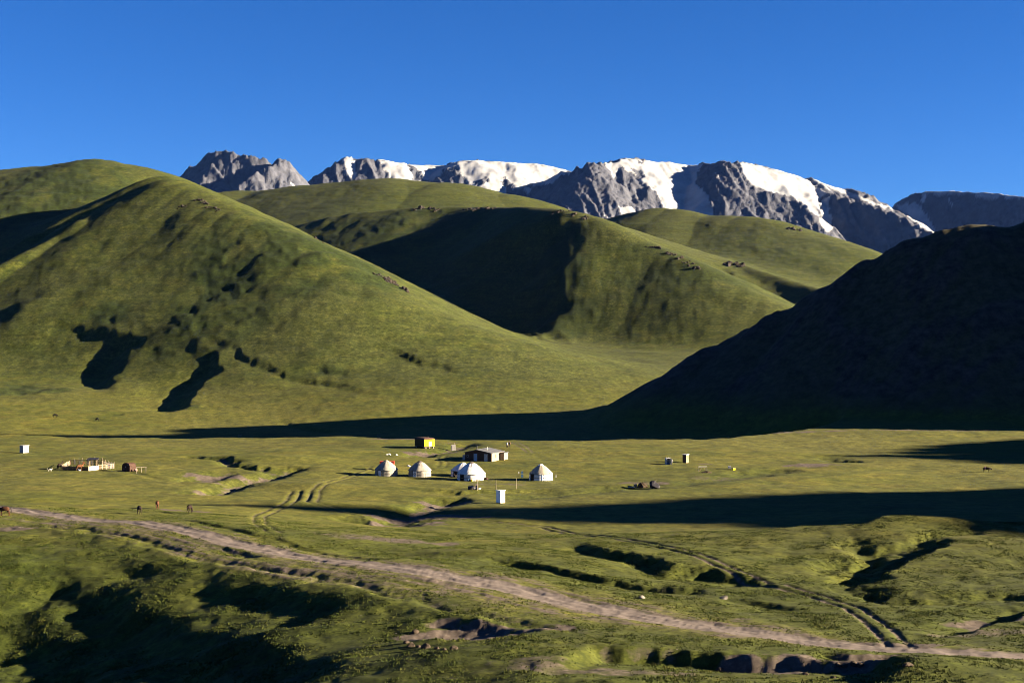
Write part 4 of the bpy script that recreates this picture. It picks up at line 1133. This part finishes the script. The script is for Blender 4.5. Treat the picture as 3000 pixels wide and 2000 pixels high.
# sheepdog
t = thing('dog', 'black and white dog on the grass left of the corral', 'dog', at(146, 1380), math.radians(10))
P = [(0,0,.42,.12,.13),(.25,0,.43,.11,.13),(-.25,0,.43,.10,.11),(.42,0,.55,.07,.08),(.52,0,.62,.07,.07),(.68,0,.58,.03,.035)]
E = [(0,1),(0,2),(1,3),(3,4),(4,5)]
for s in (-1, 1):
    for x, r in ((.24, 1), (-.25, 2)):
        b = len(P); P += [(x, s*.08, .25, .045), (x+.02, s*.08, .02, .03)]; E += [(r, b), (b, b+1)]
skin_body('body', P, E, MT['hair_white'], t, 1)
skin_body('tail', [(-.36,0,.48,.03),(-.5,0,.6,.03),(-.58,0,.72,.02)], [(0,1),(1,2)], MT['hair_white'], t, 1)
MB().rock((-.12, 0, .50), .17, 4, (1.1, .85, .55), 2, .05).build('black_patch', MT['black'], t, True)

# two people walking at the back of the meadow
def person(label, loc, rz, top, legs):
    t = thing('person', label, 'person', loc, rz, 'people walking behind the hut')
    P = [(0,0,.95,.14,.11),(0,0,1.15,.15,.10),(0,0,1.38,.17,.11),(0,0,1.50,.06,.06),(0,.02,1.60,.085,.095),(0,.02,1.72,.075,.085)]
    E = [(0,1),(1,2),(2,3),(3,4),(4,5)]
    for s in (-1, 1):
        b = len(P); P += [(s*.20,0,1.40,.055),(s*.25,.02*s,1.14,.042),(s*.24,.12*s,.90,.034),(s*.24,.15*s,.80,.03)]; E += [(2,b),(b,b+1),(b+1,b+2),(b+2,b+3)]
        b = len(P); P += [(s*.09,0,.84,.085),(s*.10,.10*s,.48,.06),(s*.10,.02*s,.10,.045),(s*.10,.02*s-.12,.04,.04)]; E += [(0,b),(b,b+1),(b+1,b+2),(b+2,b+3)]
    skin_body('body', P, E, MT['skin'], t, 1)
    MB().lathe([(.185, .92), (.19, 1.1), (.215, 1.36), (.16, 1.47), (.07, 1.5)], 14, lambda a, r, z: (r*(1 if abs(math.cos(a)) > .5 else .72), z), False).build('jacket', MT[top], t, True)
    tr = MB()
    for s in (-1, 1): tr.tube((s*.09, 0, .96), (s*.10, .10*s, .48), .115, .085, 10); tr.tube((s*.10, .10*s, .50), (s*.10, .02*s, .08), .085, .07, 10)
    tr.build('trousers', MT[legs], t, True)
    MB().rock((0, .03, 1.69), .115, 2, (.9, 1, .9), 2, .03).build('hair', MT['black'], t, True)
person('person in a pale shirt and dark trousers walking on the meadow', at(1486, 1312), 2.6, 'shirtw', 'clothdk')
person('person in dark clothes walking just right of the pale shirt', at(1492.5, 1309), 2.9, 'clothdk', 'clothdk')

# ------------------------------------------------------------------ corral, tin shed, trestle on the left
ca = at(181, 1376); cb = at(259, 1379); cc = at(334, 1371)
cd = at(205, 1362); ce = at(300, 1360)
def fence_run(a, b, name, label, kind, n, h0, h1, rnd, post_h):
    a = Vector(a); b = Vector(b); d = b-a; L = math.hypot(d.x, d.y); rz = math.atan2(d.y, d.x)
    t = thing(name, label, 'fence', a, rz, 'fence sides of the corral')
    def zz(x): q = a+d*(x/L); return ground_z(q.x, q.y)-a.z
    for k in range(n+1):
        x = L*k/n; hh = post_h*rnd.uniform(.7, 1.0)
        MB().tube((x, 0, zz(x)-.2), (x+rnd.uniform(-.05, .05), 0, zz(x)+hh), .06, .05, 7).build('post', MT['woodlt'] if rnd.random() < .7 else MT['wood'], t)
    if kind == 'solid':
        for k in range(5):
            z0 = h0+(h1-h0)*k/5
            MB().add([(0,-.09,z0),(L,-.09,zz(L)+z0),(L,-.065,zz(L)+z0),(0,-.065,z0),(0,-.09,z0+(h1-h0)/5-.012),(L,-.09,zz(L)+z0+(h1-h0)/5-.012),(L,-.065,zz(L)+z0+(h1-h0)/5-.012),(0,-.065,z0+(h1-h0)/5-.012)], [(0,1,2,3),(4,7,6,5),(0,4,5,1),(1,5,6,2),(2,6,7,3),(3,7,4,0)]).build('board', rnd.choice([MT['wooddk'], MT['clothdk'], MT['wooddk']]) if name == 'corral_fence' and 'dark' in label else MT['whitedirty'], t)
    else:
        k = int(L/.32)
        for q in range(k):
            x = L*(q+.5)/k; hh = h1*rnd.uniform(.55, .95)
            MB().box(x-.06, x+.06, -.09, -.062, zz(x)+h0, zz(x)+hh).build('slat', MT['whitedirty'] if rnd.random() < .3 else MT['wood'], t)
        for z in (h1*.35, h1*.75):
            MB().add([(0,-.06,z),(L,-.06,zz(L)+z),(L,-.03,zz(L)+z),(0,-.03,z),(0,-.06,z+.09),(L,-.06,zz(L)+z+.09),(L,-.03,zz(L)+z+.09),(0,-.03,z+.09)], [(0,1,2,3),(4,7,6,5),(0,4,5,1),(1,5,6,2),(2,6,7,3),(3,7,4,0)]).build('rail', MT['wood'], t)
    return t
rnd = random.Random(3)
cm = cb.lerp(cc, .38)
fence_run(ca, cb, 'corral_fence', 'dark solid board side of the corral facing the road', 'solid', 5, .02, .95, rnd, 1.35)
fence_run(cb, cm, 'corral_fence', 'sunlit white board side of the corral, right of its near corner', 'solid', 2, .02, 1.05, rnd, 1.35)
fence_run(cm, cc, 'corral_fence', 'open slat side of the corral reaching to its right end', 'open', 4, .1, 1.35, rnd, 1.6)
fence_run(ca, cd, 'corral_fence', 'left end side of the corral with pale slats', 'open', 2, .1, 1.4, rnd, 1.6)
fence_run(cd, ce, 'corral_fence', 'far side of the corral with gappy pale slats', 'open', 8, .1, 1.5, rnd, 1.9)
fence_run(ce, cc, 'corral_fence', 'far right side of the corral with dark slats', 'open', 4, .1, 1.3, rnd, 1.7)
q = at(324, 1372); t = thing('hurdle', 'small white gate hurdle at the right end of the corral', 'gate', q, math.radians(-8))
for k in range(5): MB().box(-.6+k*.28, -.37+k*.28, -.03, 0, .05, 1.25).build('board', MT['white'], t)
MB().box(-.62, .78, -.06, -.032, .25, .35).box(-.62, .78, -.06, -.032, .95, 1.05).build('rail', MT['wood'], t)
q = at(272, 1366); t = thing('shelter', 'low shelter with a dark roof inside the corral', 'shelter', q)
for x in (-1.0, 1.0):
    for y in (-.6, .6): MB().tube((x, y, -.1), (x, y, 1.75), .05, .05, 7).build('post', MT['wood'], t)
MB().add([(-1.3,-.9,1.6),(1.3,-.9,1.6),(1.3,.9,1.95),(-1.3,.9,1.95),(-1.3,-.9,1.68),(1.3,-.9,1.68),(1.3,.9,2.03),(-1.3,.9,2.03)], [(0,3,2,1),(4,5,6,7),(0,1,5,4),(1,2,6,5),(2,3,7,6),(3,0,4,7)]).build('roof', MT['tarp'], t)
for k in range(4): MB().box(-.95+k*.5, -.75+k*.5, .62, .65, .0, 1.5).build('slat', MT['wood'], t)

p = at(377, 1379); t = thing('tin_shed', 'rusty brown rounded tin shed right of the corral', 'shed', p, math.radians(-30))
MB().prism([(-1.25,0),(1.25,0),(1.25,1.25),(.95,1.75),(.4,1.95),(-.4,1.95),(-.95,1.75),(-1.25,1.25)], -.9, 1.1).build('body', MT['brownbox'], t)
MB().box(-.4, .4, -.93, -.903, .05, 1.45).build('door', MT['brownbox'], t); MB().box(-.25, .1, -.95, -.932, .9, 1.15).build('label_plate', MT['metal'], t)
for x in (-.85, .85): MB().box(x-.03, x+.03, -.94, -.904, .03, 1.6).build('rib', MT['rust'], t)
p = at(397, 1380); o = MB().rock((0, 0, .3), .48, 21, (.9, .8, .9), 2, .15).build('sack', MT['pink'], None, True); o.location = p; tag(o, 'faded pink sack beside the rusty tin shed', 'sack')
p = at(400, 1386); t = thing('trestle', 'pale wooden hitching trestle right of the rusty tin shed', 'trestle', p, math.radians(22))
for x in (0, 1.05, 2.1): MB().tube((x, 0, -.2), (x, 0, 1.35), .06, .055, 8).build('post', MT['woodlt'], t)
MB().tube((-.12, 0, 1.4), (2.25, 0, 1.4), .06, .05, 8).build('bar', MT['woodlt'], t)

# frame, soil mound and boxes on the right
p = at(2047, 1381); t = thing('timber_frame', 'pale timber frame like a small goal on the right meadow', 'frame', p, math.radians(4))
for x in (0, 2.0): MB().tube((x, 0, -.1), (x, 0, 1.15), .06, .055, 8).build('post', MT['woodlt'], t)
MB().tube((-.05, 0, 1.2), (2.05, 0, 1.2), .06, .06, 8).build('bar', MT['white'], t)
MB().tube((.1, .02, 0), (.9, .02, 1.15), .04, .04, 7).tube((1.9, .02, 0), (1.1, .02, 1.15), .04, .04, 7).build('brace', MT['wood'], t)
p = at(2043, 1381); o = MB().tube((-.3, 0, -.1), (-.3, 0, 1.15), .05, .05, 7).build('post', MT['wood']); o.location = p; tag(o, 'single dark stake left of the pale timber frame', 'stake')
p = at(2067, 1384); o = MB().rock((0, 0, -.1), 1.2, 61, (1.3, .7, .5), 3, .25).build('soil_mound', MT['dung'], None, False); o.location = p; tag(o, 'low mound of dug soil under the pale timber frame', 'mound')
p = at(2137, 1374); t = thing('hive_box', 'grey box on legs left of the yellow one', 'box', p)
MB().box(-.3, .35, -.25, .3, .25, .72).build('body', MT['metal'], t); MB().box(-.36, .41, -.31, .36, .722, .80).build('lid', MT['metal'], t)
for x in (-.26, .27): MB().box(x, x+.05, -.2, .25, -.1, .248).build('leg', MT['wood'], t)
p = at(2149, 1376); t = thing('hive_box', 'small yellow box on the grass right of the grey one', 'box', p, math.radians(25))
MB().box(-.35, .35, -.3, .3, 0, .46).build('body', MT['yellow'], t); MB().box(-.4, .4, -.35, .35, .462, .53).build('lid', MT['woodlt'], t)
# plain pole frames of unknown use, far back in the shade
for u, v, lab in ((1110, 1283, 'faint pale pole frame in the shade behind the yellow wagon'), (703, 1284, 'faint pole frame in the shade left of the wagon')):
    p = on_ground(u, v, 452.); t = thing('pole_frame', lab.replace('frame', 'framework'), 'framework', p)
    for x in (-.5, .5): MB().tube((x, 0, -.2), (x, 0, 1.9), .07, .06, 7).build('pole', MT['woodlt'], t)
    MB().tube((-.7, 0, 1.5), (.7, 0, 1.5), .06, .06, 7).tube((-.5, 0, .3), (.5, 0, 1.4), .05, .05, 6).build('brace', MT['woodlt'], t)
# fallen plank, white litter near the gully behind the yurts
for k, (u, v, r, lab) in enumerate(((1140, 1332, .42, 'largest white bundle of litter left of the little gully'), (1133, 1332, .25, 'small white scrap left of the litter bundle'), (1162, 1333, .3, 'white scrap right of the litter bundle'), (1198, 1366, .35, 'white bundle left of the diamond door yurt'), (1880, 1752, .35, 'white stone lying in the hollow above the road'), (2121, 1754, .45, 'large pale stone on the grass above the road'))):
    o = MB().rock((0, 0, r*.35), r, 70+k, (1.3, .9, .7), 2, .2).build('litter' if k < 4 else 'boulder', MT['white'] if k < 4 else MT['stone']); o.location = at(u, v); tag(o, lab, 'litter' if k < 4 else 'stone')

# ------------------------------------------------------------------ rock outcrops on the hills
def outcrop(label, spots, size, seed, ymin=600., ymax=2450., mat='rock'):
    rr = random.Random(seed); c = on_ground(spots[0][0], spots[0][1], ymin, ymax)
    t = thing('rock_outcrop', label, 'rock', c, 0, 'rock outcrops on the hills')
    for u, v in spots:
        q = on_ground(u, v, ymin, ymax); s = q.y/900.0
        for k in range(4):
            r = size*s*rr.uniform(.22, .7)
            x, y = q.x+rr.uniform(-3, 3)*s, q.y+rr.uniform(-2, 2)*s
            MB().rock((x-c.x, y-c.y, ground_z(x, y)-c.z-r*.2), r*1.25, rr.randint(0, 9999), (1.0, .8, rr.uniform(.6, 1.2)), 2, .3).build('rock', MT[mat], t)
    return t
outcrop('broken rocks high on the left hill under its summit', [(572,586),(585,588),(598,596),(615,606),(632,612),(640,618)], 1.7, 1)
outcrop('few rocks left of the broken rocks on the left hill', [(524,604),(530,607)], 1.3, 2)
outcrop('dark craggy rocks on the lower right shoulder of the left hill', [(1105,805),(1120,815),(1135,822),(1150,826),(1165,836),(1180,846),(1190,852)], 2.6, 3)
outcrop('small reddish rock on the shoulder of the left hill', [(935,704),(940,708)], 1.6, 4)
outcrop('rocks along the middle hill crest, left group', [(1220,614),(1245,611),(1270,612),(1285,615)], 2.2, 5)
outcrop('rocks along the middle hill crest, centre group', [(1370,613),(1400,613),(1425,611),(1440,612)], 2.3, 6)
outcrop('rocks on the summit of the middle hill', [(1630,622),(1645,620),(1660,619),(1690,628),(1715,637),(1722,640)], 2.0, 7)
outcrop('rocks down the right edge of the middle hill, upper group', [(1905,722),(1925,728),(1955,742),(1975,748),(1990,756)], 2.3, 8)
outcrop('rocks down the right edge of the middle hill, lower group', [(2010,768),(2022,775),(2035,785)], 2.2, 9)
outcrop('dark crag on the ridge behind the middle hill', [(2130,778),(2145,772),(2160,774),(2175,780)], 3.0, 10)
outcrop('low rocks on the crest of the shaded right hill', [(2320,672),(2340,674)], 2.2, 11)
# clods and boulders fallen along the eroded pits near the road
for k, (u, v) in enumerate(((1205,1893),(1225,1895),(1248,1898),(1280,1900),(1300,1903),(1330,1902),(1215,1853),(1190,1883),(2455,1948),(2475,1950),(2500,1946),(2520,1950),(2110,1962),(2360,1975),(2440,1985),(2660,1950))):
    rr = random.Random(k); r = rr.uniform(.2, .45)
    o = MB().rock((0, 0, r*.2), r, 300+k, (1.1, .9, .8), 2, .3).build('boulder', MT['clod']); o.location = at(u, v)
    if k < 8: tag(o, 'brown clod of earth on the rim of the bare pit below the road', 'clod', 'clods round the bare pit')
    else: tag(o, 'brown clod fallen on the eroded bank at the bottom edge', 'clod', 'clods along the eroded bank')

# ------------------------------------------------------------------ loose stones and grass (nobody could count them)
def interp_attr(arr, x, y):
    j = np.clip(np.searchsorted(Y_, y)-1, 0, len(Y_)-2); s = x/y
    i = np.clip(np.searchsorted(S_, s)-1, 0, NS-2)
    fy = (y-Y_[j])/(Y_[j+1]-Y_[j]); fx = (s-S_[i])/(S_[i+1]-S_[i])
    return (arr[j, i]*(1-fx)+arr[j, i+1]*fx)*(1-fy)+(arr[j+1, i]*(1-fx)+arr[j+1, i+1]*fx)*fy

def scatter_grass(n, y0, y1, seed):
    r = np.random.RandomState(seed)
    y = np.sqrt(r.uniform(y0*y0, y1*y1, n)); s = r.uniform(-.385, .385, n); x = s*y
    soil = interp_attr(A_soil, x, y); road = interp_attr(A_road, x, y); lush = interp_attr(A_lush, x, y)
    patch = fbm(x, y, 6, 3, 401)+.6*fbm(x, y, 1.6, 2, 405)
    keep = (road < .25) & (r.rand(n) > soil*1.1) & (patch > r.uniform(-.7, .5, n))
    x, y = x[keep], y[keep]; lush = lush[keep]; m = len(x)
    z = interp_attr(Z2, x, y)
    h = r.uniform(.05, .13, m)*(1+.4*lush)*(.8+.5*np.clip(patch[keep], -.5, 1)); w = h*r.uniform(.5, 1.0, m)
    vs = np.zeros((m, 3, 3, 3)); 
    for b in range(3):
        a = r.uniform(0, 2*np.pi, m); l = r.uniform(.1, .6, m)*h; da = r.uniform(0, 2*np.pi, m)
        cx, cy = np.cos(a)*w*.5, np.sin(a)*w*.5; ox, oy = r.uniform(-.09, .09, m), r.uniform(-.09, .09, m)
        vs[:, b, 0] = np.stack([x+ox-cx, y+oy-cy, z-.02], 1); vs[:, b, 1] = np.stack([x+ox+cx, y+oy+cy, z-.02], 1)
        vs[:, b, 2] = np.stack([x+ox+np.cos(da)*l, y+oy+np.sin(da)*l, z+h*r.uniform(.7, 1.1, m)], 1)
    me = bpy.data.meshes.new('grass'); nv = m*9
    me.vertices.add(nv); me.loops.add(nv); me.polygons.add(m*3)
    me.vertices.foreach_set('co', vs.astype(np.float32).ravel()); me.loops.foreach_set('vertex_index', np.arange(nv, dtype=np.int32))
    me.polygons.foreach_set('loop_start', np.arange(0, nv, 3, dtype=np.int32)); me.update(calc_edges=True)
    t = NT('grass_blades'); co = t.coord()
    c = t.ramp(t.noise(.6, 4, .6, co), [(.3, (.014, .023, .0045)), (.52, (.030, .040, .007)), (.75, (.056, .056, .013))])
    me.materials.append(t.done(c, None, .9))
    o = bpy.data.objects.new('grass', me); o['kind'] = 'stuff'; coll.objects.link(o)
    tag(o, 'short meadow grass tufts on the near ground', 'grass')
scatter_grass(300000, 108, 230, 5)

def scatter_stones(n, seed):
    r = np.random.RandomState(seed); k = r.rand(n)
    t_ = r.uniform(3, len(ROAD)-3, n); i = t_.astype(int); f = t_-i
    px_, py_ = ROAD[i, 0]*(1-f)+ROAD[i+1, 0]*f, ROAD[i, 1]*(1-f)+ROAD[i+1, 1]*f
    off = r.normal(0, 1, n)*7
    dx, dy = ROAD[i+1, 0]-ROAD[i, 0], ROAD[i+1, 1]-ROAD[i, 1]; L = np.hypot(dx, dy)
    x = px_+dy/L*off; y = np.clip(py_-dx/L*off, 100, 300); z = interp_attr(Z2, x, y)
    m = MB()
    base = [(1,0,0),(-.9,.2,0),(0,1,.1),(.1,-1,0),(.1,0,.8),(0,0,-.6)]; fc = [(0,2,4),(2,1,4),(1,3,4),(3,0,4),(2,0,5),(1,2,5),(3,1,5),(0,3,5)]
    for q in range(n):
        s = .03+.08*r.rand()**3; a = r.uniform(0, 6.28); c_, s_ = math.cos(a), math.sin(a)
        m.add([(x[q]+(b[0]*c_-b[1]*s_)*s*r.uniform(.7, 1.2), y[q]+(b[0]*s_+b[1]*c_)*s, z[q]+b[2]*s) for b in base], fc)
    o = m.build('stones', MT['stone']); o['kind'] = 'stuff'; tag(o, 'loose pale stones scattered along the dirt road', 'stones')
scatter_stones(900, 8)

# ------------------------------------------------------------------ the thin air between here and the snow mountains
HAZE_DENSITY = 3.2e-6
o = MB().box(-7500, 7500, -80, 9300, -150, 1250).build('haze', MT['white']); o['kind'] = 'stuff'
hm = bpy.data.materials.new('haze'); hm.use_nodes = True
hn = hm.node_tree; hn.nodes.clear()
out = hn.nodes.new('ShaderNodeOutputMaterial'); pv = hn.nodes.new('ShaderNodeVolumePrincipled')
pv.inputs['Color'].default_value = (.14, .32, 1.0, 1); pv.inputs['Density'].default_value = HAZE_DENSITY
hn.links.new(pv.outputs[0], out.inputs['Volume'])
o.data.materials.clear(); o.data.materials.append(hm)
tag(o, 'thin blue mountain air over the whole valley', 'haze')
